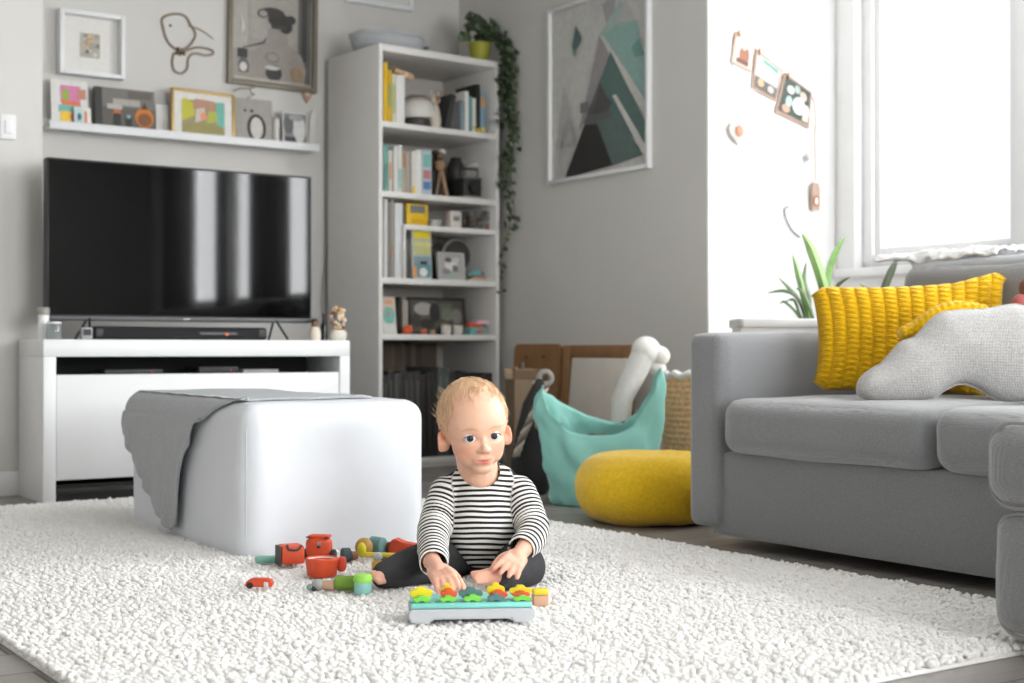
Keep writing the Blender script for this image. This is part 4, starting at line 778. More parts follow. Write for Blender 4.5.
# black bag with a braided strap
bp = onZ(531, 496, 0); t = thing('black_bag', 'black backpack with a braided pale strap behind the toddler', 'bag', (bp.x, bp.y, 0), rotz=CAM); fwdb = bp.x * SY_ + bp.y * CY_
def BL(px, py, dy=0.): r = fwdb + dy; return ((px - CX) / F * r - (bp.x * CY_ - bp.y * SY_), dy, H + (HY - py) / F * r)
f = newbm(); t2 = bmesh.new(); rings = []
prof = [(0, .10, .0), (.02, .115, .0), (.12, .12, .0), (.24, .105, .01), (.34, .075, .02), (.40, .045, .03), (.43, .018, .035)]
for z, w, sx in prof: rings.append([t2.verts.new((sx + w * .62 * math.copysign(abs(cos(a)) ** .7, cos(a)) + .0, .10 + w * .8 * math.copysign(abs(sin(a)) ** .7, sin(a)), z)) for a in [2 * pi * k / 28 for k in range(28)]])
for a, c in zip(rings, rings[1:]):
    for k in range(28): t2.faces.new((a[k], a[(k + 1) % 28], c[(k + 1) % 28], c[k]))
t2.faces.new(rings[0][::-1]); t2.faces.new(rings[-1])
for v in t2.verts: v.co += noise.noise_vector(v.co * 14) * .008; v.co.z = max(0, v.co.z)
merge(f, t2); obj('body', f, mat('black_nylon', (26, 25, 25), .7, var=.15, bump=.3, bscale=60, bdist=.004), t, angle=80)
f = newbm(); P = catmull([BL(546, 386, .02), BL(538, 402, 0), BL(530, 420, -.01), BL(522, 438, -.01), BL(516, 456, 0)], 8); n = len(P)
for s in (0, 1, 2):
    pts = [Vector(q) + Vector((.009 * sin(i * .8 + s * 2.1), -.012 + .006 * cos(i * .8 + s * 2.1), 0)) for i, q in enumerate(P)]
    tube(f, pts, .0065, 7, col=[(190, 178, 162), (96, 88, 80), (150, 138, 124)][s])
obj('braided_strap', f, M_VC, t)
f = newbm(); q = BL(541, 424, -.03); cyl(f, .024, .024, .014, M=T(*q, rx=rad(80)), col=(140, 118, 96)); obj('round_patch', f, M_VC, t)
# mint toy bag
mp = at(600, 480, 4.93); t = thing('mint_bag', 'big floppy mint green cloth toy bag standing open on the floor', 'bag', (mp.x, mp.y, 0), rotz=CAM)
NA, NR = 72, 26; t2 = bmesh.new(); f = newbm()
def rimz(a):
    ca, sa = cos(a), sin(a)
    side = max(0, ca) ** 2.2 * .235 + max(0, -ca) ** 3 * .17
    return .245 + side + (.025 + .10 * max(0, -ca + .25) * (1 - max(0, -ca) ** 4) if sa > 0 else 0.) * abs(sa)
def bagpt(a, v, inner=False):
    zr = rimz(a); z = zr * v if not inner else zr - (1 - v) * .14
    ca, sa = cos(a), sin(a); hw = .168 + .055 * min(1, z / .3); hd = .15 - .085 * max(0, min(1, (z - .08) / .2)) ** 1.3
    wr = .014 * noise.noise(Vector((ca * 2.6 + 5, sa * 2.6, z * 8))) + .009 * noise.noise(Vector((ca * 3 + z * 9, sa * 3, z * 16 + ca * 6))) + .005 * noise.noise(Vector((ca * 6, sa * 6, z * 12)))
    k = 1 + wr * 8
    hd += (.05 * max(0, min(1, (z - .1) / .2)) if sa > 0 and ca < .3 else 0) * min(1, (.3 - ca) * 1.5)
    x = hw * math.copysign(abs(ca) ** .8, ca) * k; y = hd * math.copysign(abs(sa) ** .8, sa) * k
    y -= .05 * max(0, -sa) * max(0, (z - .12)) * 1.2
    x += .012 * max(0, z - .2)
    foldin = max(0, v - .86) / .14
    if not inner: x *= 1 - .03 * foldin; y *= 1 - .08 * foldin
    else: x *= .95 - .14 * (1 - v); y *= .90 - .35 * (1 - v)
    if z < .03: x *= 1 - (.03 - z) * 2.4; y *= 1 - (.03 - z) * 2.4
    return (x, y, max(0.002, z))
rows = [[t2.verts.new(bagpt(2 * pi * k / NA, i / NR)) for k in range(NA)] for i in range(NR + 1)]
rows += [[t2.verts.new(bagpt(2 * pi * k / NA, 1 - (i + 1) / 10, True)) for k in range(NA)] for i in range(10)]
for a, c in zip(rows, rows[1:]):
    for k in range(NA): t2.faces.new((a[k], a[(k + 1) % NA], c[(k + 1) % NA], c[k]))
t2.faces.new(rows[0][::-1]); merge(f, t2); obj('sack', f, M_MINT, t, angle=180)
f = newbm()
for k in range(36): a = RND.uniform(0, 2 * pi); rr = RND.uniform(0, .8); ball(f, (.15 * rr * cos(a), .04 * rr * sin(a), .20 + RND.uniform(-.03, .02)), RND.uniform(.022, .035), u=10, v=8, col=RND.choice([(66, 56, 50), (92, 74, 62), (50, 46, 44), (110, 96, 84)]))
o = obj('bag_contents', f, M_VC, t); o['kind'] = 'stuff'
# white plush toy leaning behind the bag
p = at(640, 400, 5.28); t = thing('plush_toy', 'white long plush toy with a round head leaning behind the mint bag', 'soft toy', (p.x, p.y, 0), rotz=CAM)
def PL(px, py): return Vector(((px - 640) / F * 5.28, 0, H + (HY - py) / F * 5.28))
f = newbm(); a, c = PL(622, 400), PL(645, 352); tube(f, [Vector((a.x - .02, 0, .02)), a, a.lerp(c, .5), c], [.034, .040, .044, .048], 20); obj('body', f, M_PLUSH, t)
f = newbm(); ball(f, PL(646, 351), (.056, .05, .056)); obj('head', f, M_PLUSH, t)
f = newbm(); ball(f, PL(660, 356), (.038, .036, .038)); obj('paw', f, M_PLUSH, t)
f = newbm(); ball(f, PL(657, 368) + Vector((0, .005, 0)), (.036, .032, .03)); obj('second_paw', f, M_PLUSH, t)
# woven basket
bc = at(700, 410, 5.2); t = thing('seagrass_basket', 'round woven seagrass basket behind the sofa arm', 'basket', (bc.x, bc.y, 0))
BH = H + (HY - 376) / F * 5.2; RB = .135; t2 = bmesh.new(); NRW, SEG = 21, 150; rows = []
for i in range(NRW * 6 + 1):
    v = i / (NRW * 6); ph = (i / 6) % 1; rr = RB * (.93 + .09 * sin(v * pi * .75)); row = []
    for k in range(SEG):
        a = 2 * pi * k / SEG; tw = .0045 * abs(sin(pi * ph)) * (.6 + .4 * sin(a * 44 + (i // 6) * pi)); row.append(t2.verts.new(((rr + tw) * cos(a), (rr + tw) * sin(a), v * BH)))
    rows.append(row)
for v in (1, .9, .5, .05):
    rows.append([t2.verts.new(((RB * .93 + .004 - .012) * cos(2 * pi * k / SEG), (RB * .93 - .008) * sin(2 * pi * k / SEG), v * BH)) for k in range(SEG)])
for a, c in zip(rows, rows[1:]):
    for k in range(SEG): t2.faces.new((a[k], a[(k + 1) % SEG], c[(k + 1) % SEG], c[k]))
t2.faces.new(rows[0][::-1]); t2.faces.new(rows[-1]); f = newbm(); merge(f, t2); obj('woven_body', f, M_WICKER, t, angle=180)
f = newbm(); pts = []
for k in range(60): a = 2 * pi * k / 60; pts.append(((RB * .97) * cos(a), (RB * .97) * sin(a), BH + .004 + .006 * sin(k * 1.3)))
tube(f, pts, .012, 8, closed=True); obj('cloth_lining', f, mat('white_lining', (214, 212, 210), .9, bump=.3), t)
f = newbm(); softbox(f, (0, 0, BH - .03), (.2, .2, .09), .04, wob=.02); obj('brown_filling', f, mat('brown_cloth', (160, 118, 78), .9, var=.2), t, angle=180)
# yellow pouf
pc = onZ(652, 531, 0); pc = at(650, 500, 4.42); t = thing('floor_pouf', 'round mustard yellow felt pouf lying on the floor beside the sofa', 'pouf', (pc.x, pc.y, 0), rotz=CAM)
R0 = .235; HT = .215; prof = []
for k in range(25):
    a = -pi / 2 + pi * k / 24; prof.append((R0 - .11 + .11 * max(0, cos(a)) ** .8, HT / 2 + HT / 2 * math.copysign(abs(sin(a)) ** .95, sin(a))))
prof = [(0, .0)] + [(R0 * .4, 0)] + prof + [(R0 * .3, HT + .007), (0, HT + .009)]
f = newbm(); lathe(f, prof, seg=72); bmesh.ops.transform(f, matrix=T(ry=rad(-0.0), rx=rad(0)), verts=f.verts)
for v in f.verts: v.co += noise.noise_vector(v.co * 9) * .006; v.co.z = max(0, v.co.z)
obj('cover', f, M_POUF, t, angle=180)
# ================================================================= sofa
SX, SYF, SYN, SYC = 2.605, 2.985, .75, 1.605
so = thing('sofa', 'grey corner sofa with cushions under the window', 'sofa', (0, 0, 0))
f = newbm(); softbox(f, ((SX + .02 + 3.5) / 2, (SYC + SYF) / 2 - .05, .145), (3.5 - SX - .02, SYF - SYC - .05, .232), .012, n=10); obj('base', f, M_SOFA, so, angle=180)
f = newbm(); softbox(f, ((SX + 3.55) / 2, SYF - .066, .319), (3.55 - SX, .132, .538), .028, n=14, bulge=(.0, .004, .004)); obj('arm', f, M_SOFA, so, angle=180)
f = newbm(); softbox(f, ((SX - .02 + 3.32) / 2, (2.135 + 2.832) / 2, .334), (3.32 - SX + .02, 2.832 - 2.135, .150), .045, n=18, bulge=(.008, .0, .012), wob=.004, seed=3); obj('seat_cushion', f, M_SOFA, so, angle=180)
f = newbm(); softbox(f, ((SX - .02 + 3.32) / 2, (1.60 + 2.128) / 2, .332), (3.32 - SX + .02, 2.128 - 1.60, .148), .05, n=18, bulge=(.006, .0, .012), wob=.005, seed=9); obj('seat_cushion', f, M_SOFA, so, angle=180)
CXF = 2.105
f = newbm(); softbox(f, ((CXF + 3.5) / 2, (SYN + SYC) / 2, .143), (3.5 - CXF, SYC - SYN, .225), .045, n=18, bulge=(.01, .006, 0), wob=.004); chb = obj('chaise_base', f, M_SOFA, so, angle=180)
f = newbm(); softbox(f, ((CXF - .012 + 3.32) / 2, (SYN + SYC + .01) / 2, .337), (3.32 - CXF + .012, SYC - SYN + .01, .155), .05, n=18, bulge=(.01, .006, .012), wob=.004, seed=5); chc = obj('chaise_cushion', f, M_SOFA, so, angle=180)
for (z0, z1, xo, yo) in ((.262, .412, CXF - .006, SYC + .008), (.034, .252, CXF + .006, SYC)):   # pale piping round the chaise end
    f = newbm(); r = .045; yy = [(yo - .02 - r), yo - .02]
    pts = []
    for cy, cz, a0 in ((SYN + r + .02, z0 + r, pi), (SYN + r + .02, z1 - r, pi / 2), (yo - .02 - r, z1 - r, 0), (yo - .02 - r, z0 + r, -pi / 2)):
        for k in range(7): a = a0 + (-1) * (k * pi / 12) + (pi / 2 if False else 0); pts.append((xo + .012, cy + r * cos(a + (0 if True else 0)), cz + r * sin(a)))
    pts = []
    for cy, cz, a0 in ((yo - .015 - r, z1 - r, 0), (SYN + r + .015, z1 - r, pi / 2), (SYN + r + .015, z0 + r, pi), (yo - .015 - r, z0 + r, 1.5 * pi)):
        for k in range(7): a = a0 + k * pi / 12; pts.append((xo + .010, cy + r * cos(a), cz + r * sin(a)))
    tube(f, pts, .004, 6, closed=True); obj('piping', f, M_PIPE, chc if z0 > .2 else chb)
f = newbm(); softbox(f, (3.50, (SYN + SYF) / 2, .395), (.16, SYF - SYN - .01, .69), .03, n=16); obj('backrest', f, M_SOFA, so, angle=180)
for ya, yb in ((2.83, 1.80), (1.78, .80)):
    f = newbm(); softbox(f, (3.385, (ya + yb) / 2, .60), (.20, ya - yb, .40), .07, n=16, bulge=(.015, 0, .01), wob=.006, seed=ya); obj('back_cushion', f, M_SOFA, so, angle=180)
for x, y in ((2.95, 2.90), (3.45, 2.90), (2.95, 1.7), (3.45, .85), (2.35, .85), (2.35, 1.45)):
    f = newbm(); cyl(f, .016, .02, .055, M=T(x, y, 0)); obj('foot', f, M_BLACK, so)
# small white lace cloth on the sofa back
a, c = onX(893, 256, 3.42), onX(1016, 244, 3.42); f = newbm(); t2 = bmesh.new(); rows = []
zt = .825
for i in range(61):
    u = i / 60; y = a.y + (c.y - a.y) * u; row = []
    for k in range(25):
        v = k / 24 - .5; zz = zt + .016 * noise.noise(Vector((y * 14, v * 5, 1))) + .012 * noise.noise(Vector((y * 40, v * 9, 4))) - (.02 * max(0, abs(v) - .38) / .12)
        row.append(t2.verts.new((3.42 + v * .17, y + .006 * sin(k), max(zz, .812 if abs(v) < .4 else .79))))
    rows.append(row)
for r1, r2 in zip(rows, rows[1:]):
    for k in range(24): t2.faces.new((r1[k], r1[k + 1], r2[k + 1], r2[k]))
merge(f, t2); o = obj('white_cloth', f, mat('white_lace', (226, 226, 226), .9, var=.12, vscale=40, bump=.6, bscale=90, bdist=.006), angle=180); tag(o, 'crumpled white cloth lying along the top of the sofa back', 'cloth')
md = o.modifiers.new('thick', 'SOLIDIFY'); md.thickness = .006
# mustard knitted pillow
def knit_pillow(w, h, th, nx, ny, cols, outline, stitch=.0065, rows=17):
    t2 = bmesh.new(); g = {}
    for side in (-1, 1):
        for i in range(nx + 1):
            for k in range(ny + 1):
                u, v = i / nx * 2 - 1, k / ny * 2 - 1; edge = i in (0, nx) or k in (0, ny)
                if side == 1 and edge: g[(1, i, k)] = g[(-1, i, k)]; continue
                x, z = outline(u, v); tt = th * (max(0, 1 - abs(u) ** 2.6) * max(0, 1 - abs(v) ** 2.6)) ** .5
                rib = abs(sin(pi * cols * (u + 1) / 2)); col = int(cols * (u + 1) / 2)
                st = .55 + .45 * abs(sin(pi * rows * (v + 1) / 2 + (col % 2) * .8 + 1.2 * (cols * (u + 1) / 2 - col)))
                d = stitch * (rib ** .6) * st * (0 if edge else 1)
                g[(side, i, k)] = t2.verts.new((x + .003 * sin(k * 1.7), side * (tt + d), z))
    for side in (-1, 1):
        for i in range(nx):
            for k in range(ny):
                q = [g[(side, i, k)], g[(side, i + 1, k)], g[(side, i + 1, k + 1)], g[(side, i, k + 1)]]
                t2.faces.new(q if side == -1 else q[::-1])
    bmesh.ops.recalc_face_normals(t2, faces=t2.faces); return t2
PF = 3.80; pc = at(911, 402, PF); t = thing('knit_pillow', 'mustard yellow chunky knit pillow leaning in the sofa corner', 'pillow', (pc.x, pc.y, .418), rot=(-.22, 0, CAM + rad(-8)))
f = newbm()
def pout(u, v):
    x = u * .262; z = .158 + v * .160
    x += -.02 * u * (1 - v * v) + (.0 if v < 0 else 0); z += -.016 * v * (1 - u * u) + .02 * max(0, v) * max(0, u - .45) * 2 + .012 * u * v - .03 * v * max(0, abs(u) - .88) / .12 * max(0, abs(v) - .8) / .2
    return x, z
merge(f, knit_pillow(.52, .3, .07, 250, 150, 14, pout, .011, 20)); obj('cover', f, M_YELLOW, t, angle=180)
# cream star shaped pillow
SF = 3.50
outl = [(858, 394), (860, 381), (870, 371), (882, 364), (893, 352), (903, 342), (916, 337), (930, 322), (942, 313), (962, 310), (985, 309), (1006, 305), (1022, 305), (1040, 318), (1058, 340), (1066, 366), (1062, 392), (1040, 401), (1018, 402), (1000, 402), (986, 395), (972, 387), (958, 384), (944, 390), (930, 399), (910, 402), (886, 403), (866, 401)]
sc = at(958, 352, SF); t = thing('star_pillow', 'cream knitted star shaped pillow lying in front of the mustard pillow', 'pillow', sc, rot=(-.16, 0, CAM + rad(-4)))
O = [Vector(((x - 958) / F * SF, 0, (352 - y) / F * SF)) for x, y in outl]; n = len(O); O2 = []
for i in range(n):
    p0, p1, p2, p3 = O[i - 1], O[i], O[(i + 1) % n], O[(i + 2) % n]
    for k in range(4):
        s = k / 4; O2.append(.5 * (2 * p1 + (p2 - p0) * s + (2 * p0 - 5 * p1 + 4 * p2 - p3) * s * s + (3 * p1 - p0 - 3 * p2 + p3) * s ** 3))
def puff(p):
    d = 9
    for a_, b_ in zip(O2, O2[1:] + O2[:1]):
        ab = b_ - a_; s_ = max(0, min(1, (p - a_).dot(ab) / max(1e-9, ab.length_squared))); d = min(d, (p - a_ - ab * s_).length)
    return .068 * sqrt(max(0, 1 - (1 - min(1, d / .115)) ** 2)) + .003 * noise.noise(p * 16)
t2 = bmesh.new(); N2 = len(O2); NRG = 22; cen = Vector((0, 0, .02)); rg = {}
for side in (-1, 1):
    rg[side, 0] = [t2.verts.new(cen + Vector((0, side * puff(cen), 0)))]
    for j in range(1, NRG + 1):
        rho = j / NRG
        if j == NRG and side == 1: rg[1, j] = rg[-1, j]; continue
        rg[side, j] = [t2.verts.new(cen + (q - cen) * rho + Vector((0, side * puff(cen + (q - cen) * rho), 0))) for q in O2]
    for k in range(N2): t2.faces.new((rg[side, 0][0], rg[side, 1][k], rg[side, 1][(k + 1) % N2]))
    for j in range(1, NRG):
        for k in range(N2): t2.faces.new((rg[side, j][k], rg[side, j][(k + 1) % N2], rg[side, j + 1][(k + 1) % N2], rg[side, j + 1][k]))
bmesh.ops.recalc_face_normals(t2, faces=t2.faces); f = newbm(); merge(f, t2); obj('cover', f, M_STAR, t, angle=180)
f = newbm(); tube(f, [q * 1.0 for q in O2], .0035, 6, closed=True); obj('edge_seam', f, M_STAR, t)
# crumpled end of a mustard knitted scarf over the star pillow
YF = 3.60; t = thing('knit_scarf', 'crumpled mustard knitted scarf tucked behind the cream star pillow', 'scarf', at(930, 330, YF), rotz=CAM)
t2 = bmesh.new(); rows = []
top = catmull([((x - 930) / F * YF, 0, (330 - y) / F * YF) for x, y in ((899, 331), (912, 324), (925, 315), (940, 308), (956, 304), (974, 306), (986, 309))], 12)
bot = catmull([((x - 930) / F * YF, 0, (330 - y) / F * YF) for x, y in ((901, 336), (914, 337), (926, 330), (938, 321), (954, 316), (972, 312), (986, 312))], 12)
NS = 40
for i, (p, q) in enumerate(zip(top, bot)):
    row = []
    for k in range(NS):
        a = 2 * pi * k / NS; c = (p + q) / 2; hgt = (p - q).length / 2 + .006; bmp = .0045 * abs(sin(i * .62)) * abs(sin(a * 5 + (i // 5) * .7))
        row.append(t2.verts.new(c + Vector((0, (.028 + bmp) * cos(a), (hgt + bmp) * sin(a)))))
    rows.append(row)
for r1, r2 in zip(rows, rows[1:]):
    for k in range(NS): t2.faces.new((r1[k], r1[(k + 1) % NS], r2[(k + 1) % NS], r2[k]))
t2.faces.new(rows[0]); t2.faces.new(rows[-1][::-1]); bmesh.ops.recalc_face_normals(t2, faces=t2.faces); f = newbm(); merge(f, t2); obj('knitted_end', f, M_YELLOW, t, angle=180)
p = at(1022, 303, 3.62); t = thing('pink_doll', 'pink and brown soft toy at the right edge behind the star pillow', 'soft toy', p, rotz=CAM)
f = newbm(); softbox(f, (.02, 0.02, -.04), (.08, .06, .13), .028, col=(176, 92, 88)); obj('body', f, M_VC, t, angle=180)
f = newbm(); ball(f, (.03, .02, .04), (.03, .028, .03), col=(120, 74, 62)); obj('head', f, M_VC, t)
# white planter behind the arm with a snake plant
pa = at(778, 330, 4.72); zt = H + (HY - 319) / F * 4.72
t = thing('white_planter', 'white trough planter standing behind the sofa arm in the alcove', 'planter', (pa.x + .02, pa.y, 0), rotz=CAM)
f = newbm(); w = .155
for a, c in (((-w, -.09, 0), (w, -.078, zt)), ((-w, .078, 0), (w, .09, zt)), ((-w, -.078, 0), (-w + .012, .078, zt)), ((w - .012, -.078, 0), (w, .078, zt)), ((-w + .012, -.078, 0), (w - .012, .078, .02))): box2(f, a, c, .002)
box2(f, (-w - .01, -.10, zt - .03), (w + .01, -.076, zt), .006); box2(f, (-w - .01, .076, zt - .03), (w + .01, .10, zt), .006); box2(f, (-w - .01, -.1, zt - .03), (-w + .014, .1, zt), .006); box2(f, (w - .014, -.1, zt - .03), (w + .01, .1, zt), .006)
obj('trough', f, M_TRIM, t)
f = newbm(); softbox(f, (0, 0, zt - .08), (2 * w - .03, .15, .06), .02, wob=.006, col=(60, 48, 40)); obj('soil', f, M_VC, t, angle=180)
def ribbon(f, pts, wid, cols, fold=.25):
    P = catmull(pts, 6); n = len(P)
    for i in range(n - 1):
        quad = []
        for j in (i, i + 1):
            s = j / (n - 1); d = (P[min(j + 1, n - 1)] - P[max(j - 1, 0)]).normalized(); sd = Vector((1, .25, 0)) if abs(d.z) > .35 else Vector((0, .4, 1)); sd = (sd - d * sd.dot(d)).normalized(); nn = sd.cross(d)
            ww = wid * (min(1, (1 - s) * 3.2) ** .8) * (.55 + .45 * min(1, s * 3)) + .0004
            quad.append([P[j] - sd * ww, P[j] + nn * ww * fold, P[j] + sd * ww])
        for m in (0, 1):
            vs = [f.verts.new(q) for q in (quad[0][m], quad[0][m + 1], quad[1][m + 1], quad[1][m])]; paint(f, [f.faces.new(vs)], cols[m] if not callable(cols) else cols(i / n))
t = thing('snake_plant', 'snake plant with long green pointed leaves in the white planter', 'potted plant', (pa.x + .02, pa.y, zt - .06), rotz=CAM)
def SPp(px, py, dy=0.): r = 4.72 + dy; return ((px - 778) / F * r - .02 * CY_, dy - .02 * SY_, H + (HY - py) / F * r - (zt - .06))
leaves = [([(829, 320), (827, 300), (818, 268), (810, 247), (802, 233)], .019, [(92, 128, 52), (116, 156, 66)], 0.), ([(829, 318), (828, 290), (831, 268), (838, 250), (846, 236)], .012, [(130, 172, 92), (104, 146, 70)], .02),
    ([(808, 322), (803, 300), (797, 275), (791, 254)], .012, [(88, 122, 62), (120, 150, 84)], -.03), ([(806, 322), (800, 302), (789, 288), (778, 277)], .007, [(86, 110, 74), (110, 134, 92)], 0.), ([(810, 322), (811, 300), (806, 280), (808, 262)], .008, [(100, 128, 90), (130, 150, 112)], .03),
    ([(806, 323), (798, 300), (784, 291), (766, 293)], .0065, [(70, 96, 56), (92, 116, 72)], -.02), ([(806, 323), (800, 315), (794, 300), (783, 303)], .0055, [(84, 112, 66), (100, 126, 82)], .0), ([(812, 322), (806, 305), (800, 292), (794, 288)], .009, [(84, 116, 50), (70, 98, 44)], -.04), ([(804, 324), (797, 312), (786, 302), (781, 304)], .005, [(84, 112, 66), (100, 126, 82)], .02),
    ([(833, 318), (836, 295), (842, 284), (853, 277)], .007, [(90, 96, 70), (70, 80, 60)], .05)]
f = newbm(); shift = -.0
for pts, wd, cols, dy in leaves: ribbon(f, [Vector(SPp(x, y, dy)) for x, y in pts], wd, cols)
obj('leaves', f, mat('snake_leaf', (255, 255, 255), .4, var=.25, vscale=26, attr='Col'), t, smooth=False, loc=None)
t2o = thing('aloe_plant', 'dark pointed plant leaves between the mustard pillow and the window', 'potted plant', (0, 0, 0)); pq = at(884, 300, 4.62); t2o.location = (pq.x, pq.y, 0); t2o.rotation_euler = (0, 0, CAM)
def AP(px, py, dy=0.): r = 4.62 + dy; return Vector(((px - 884) / F * r, dy, H + (HY - py) / F * r))
f = newbm(); ribbon(f, [AP(880, 312), AP(883, 292), AP(890, 273), AP(900, 254)], .012, [(62, 70, 52), (84, 90, 70)]); ribbon(f, [AP(884, 312), AP(886, 290), AP(893, 270), AP(897, 262)], .009, [(80, 92, 60), (60, 70, 48)]); ribbon(f, [AP(878, 312), AP(874, 300), AP(868, 290), AP(860, 284)], .008, [(70, 84, 56), (60, 70, 48)])
obj('leaves', f, mat('snake_leaf', (255, 255, 255), .4, attr='Col'), t2o, smooth=False)
zz = AP(880, 312).z
f = newbm(); lathe(f, [(0, 0), (.05, 0), (.055, .01), (.065, zz - .03), (.07, zz), (.063, zz), (.06, zz - .03), (0, zz - .03)], col=(206, 204, 200)); obj('tall_pot', f, M_VC, t2o)

# ================================================================= garland of photos on the white alcove wall
YG = YC - .016
def GP(px, py): return onY(px, py, YG)
f = newbm(); P = catmull([GP(x, y) for x, y in ((729, 132), (733, 60), (737, 32), (756, 50), (784, 78), (813, 98), (815.5, 140), (816, 180))], 7)
tube(f, P, .0022, 6, col=(160, 128, 104)); o = obj('cord_garland', f, M_VC); tag(o, 'thin pale cord looped along the alcove wall carrying photo cards', 'garland')
f = newbm(); tube(f, catmull([GP(x, y) for x, y in ((746, 58), (744, 90), (742, 124))], 5), .0018, 6, col=(210, 206, 202)); o = obj('hanging_thread', f, M_VC); tag(o, 'short white thread from the first photo card to the heart', 'thread')
f = newbm(); tube(f, catmull([GP(x, y) for x, y in ((808, 124), (808, 150), (806, 165), (815, 182))], 5), .0018, 6, col=(214, 210, 206)); o = obj('hanging_thread', f, M_VC); tag(o, 'white thread below the third photo card carrying a white bead', 'thread')
def gcard(q, label, shapes, bord, y=0):
    P = [GP(x, yv) for x, yv in q]; c = sum(P, Vector()) / 4; t = thing('photo_card', label, 'photo card', c, group='photo cards on the alcove wall')
    L = [p - c for p in P]   # tl, tr, br, bl
    f = newbm()
    for s, yy in ((1, -.002), ): 
        vs = [(l.x, yy, l.z) for l in L]; b2 = [(l.x, .002, l.z) for l in L]; poly(f, vs[::-1], bord); poly(f, b2, bord)
        for i in range(4): poly(f, [vs[i], vs[(i + 1) % 4], b2[(i + 1) % 4], b2[i]], bord)
    obj('card', f, M_PRINT, t, smooth=False)
    f = newbm()
    def bl(u, v): a = L[3].lerp(L[2], u); b = L[0].lerp(L[1], u); return a.lerp(b, v)
    for k, (pts, col) in enumerate(shapes):
        poly(f, [(bl(u, v).x, -.0026 - .0004 * k, bl(u, v).z) for u, v in pts], col)
    obj('photo', f, M_PRINT, t, smooth=False)
    f = newbm(); m = bl(.12, .98); box(f, (m.x, -.007, m.z), (.008, .008, .03), .002); obj('peg', f, M_WOOD, t)
gcard([(736, 31), (756, 42), (751, 72), (731, 62)], 'small white photo card with a brown figure highest on the cord', [(rect(.08, .08, .92, .92), (206, 198, 192)), (ell(.55, .4, .25, .3), (150, 100, 76)), (ell(.5, .7, .14, .15), (206, 180, 166)), (rect(.2, .1, .8, .25), (112, 70, 54))], (186, 160, 142))
gcard([(756, 48), (783, 70), (776, 101), (752, 88)], 'middle photo card with pale top and grey foot on the cord', [(rect(.06, .06, .94, .94), (176, 184, 182)), (rect(.06, .06, .94, .36), (92, 88, 86)), (ell(.5, .62, .3, .18), (226, 226, 224)), (rect(.3, .78, .85, .88), (110, 160, 150)), (ell(.3, .25, .12, .1), (206, 160, 120)), (ell(.7, .22, .12, .1), (190, 176, 170))], (168, 138, 118))
gcard([(785, 72), (812, 92), (809, 128), (775, 112)], 'largest photo card with dark green foliage lowest on the cord', [(rect(.06, .08, .94, .94), (58, 72, 66)), (ell(.3, .7, .12, .1), (206, 200, 196)), (ell(.5, .8, .1, .1), (160, 176, 168)), (ell(.72, .72, .12, .12), (196, 172, 160)), (ell(.62, .42, .2, .22), (216, 226, 222)), (ell(.3, .4, .1, .14), (170, 200, 190)), (ell(.85, .35, .1, .2), (222, 214, 210)), (ell(.25, .2, .12, .1), (196, 150, 130)), (rect(.75, .1, .92, .35), (214, 196, 186))], (160, 132, 114))
def hang(name, label, px, py, build, cat='ornament'):
    t = thing(name, label, cat, GP(px, py)); build(t)
def heart(t):
    f = newbm(); q = [(.028 * sin(a) ** 3 * 1.1, (.0235 * (13 * cos(a) - 5 * cos(2 * a) - 2 * cos(3 * a) - cos(4 * a)) / 13)) for a in [2 * pi * k / 28 for k in range(28)]]
    prism(f, q[::-1], .012, .003, M=T(0, -.012, 0, sc=(1.5, 1, 1.7)), col=(180, 172, 166)); hb_ = obj('heart_body', f, M_VC, t)
    f = newbm(); ball(f, (.006, -.016, .008), (.02, .005, .022), col=(190, 130, 100), u=12, v=8); obj('pink_flower', f, M_VC, hb_)
hang('heart_ornament', 'white heart ornament with a pink flower hanging at the left of the cord', 736, 133, heart)
def bead(t):
    f = newbm(); ball(f, (0, -.006, 0), .015, col=(180, 178, 178)); obj('bead_ball', f, M_VC, t)
    f = newbm(); tube(f, [(0, -.006, .012), (0, -.006, .028)], .003, 6, col=(200, 196, 192)); obj('loop', f, M_VC, t)
hang('white_bead', 'small white bead hanging below the photo cards', 806, 158, bead)
def house(t):
    f = newbm(); prism(f, [(-.024, -.06), (.024, -.06), (.026, .03), (.018, .055), (-.018, .055), (-.026, .03)], .012, .003, M=T(0, -.014, 0), col=(176, 150, 134)); tb_ = obj('tag_body', f, M_VC, t)
    f = newbm(); tube(f, [(.014 * cos(2 * pi * k / 16), -.016, -.022 + .02 * sin(2 * pi * k / 16)) for k in range(16)], .004, 6, closed=True, col=(180, 116, 84)); ball(f, (0, -.014, -.022), (.011, .006, .016), col=(234, 232, 230), u=10, v=8); obj('ring', f, M_VC, tb_)
hang('tag_ornament', 'white tag ornament with a copper ring at the lower end of the cord', 814, 196, house)
f = newbm(); tube(f, catmull([GP(x, y) for x, y in ((800, 237), (792, 230), (786, 218), (785, 209), (789, 206.5))], 6), .0035, 6, col=(110, 112, 112)); o = obj('wire_loop', f, M_VC); tag(o, 'curved grey wire on the alcove wall above the snake plant', 'wire')
# ================================================================= toys on the rug
ZR = .021
def toy(name, label, px, py, rz=0., group=None, cat='toy', z=ZR):
    p = onZ(px, py, z); return thing(name, label, cat, p, CAM + rz, group)
RED, BLK = (206, 74, 36), (46, 44, 42)
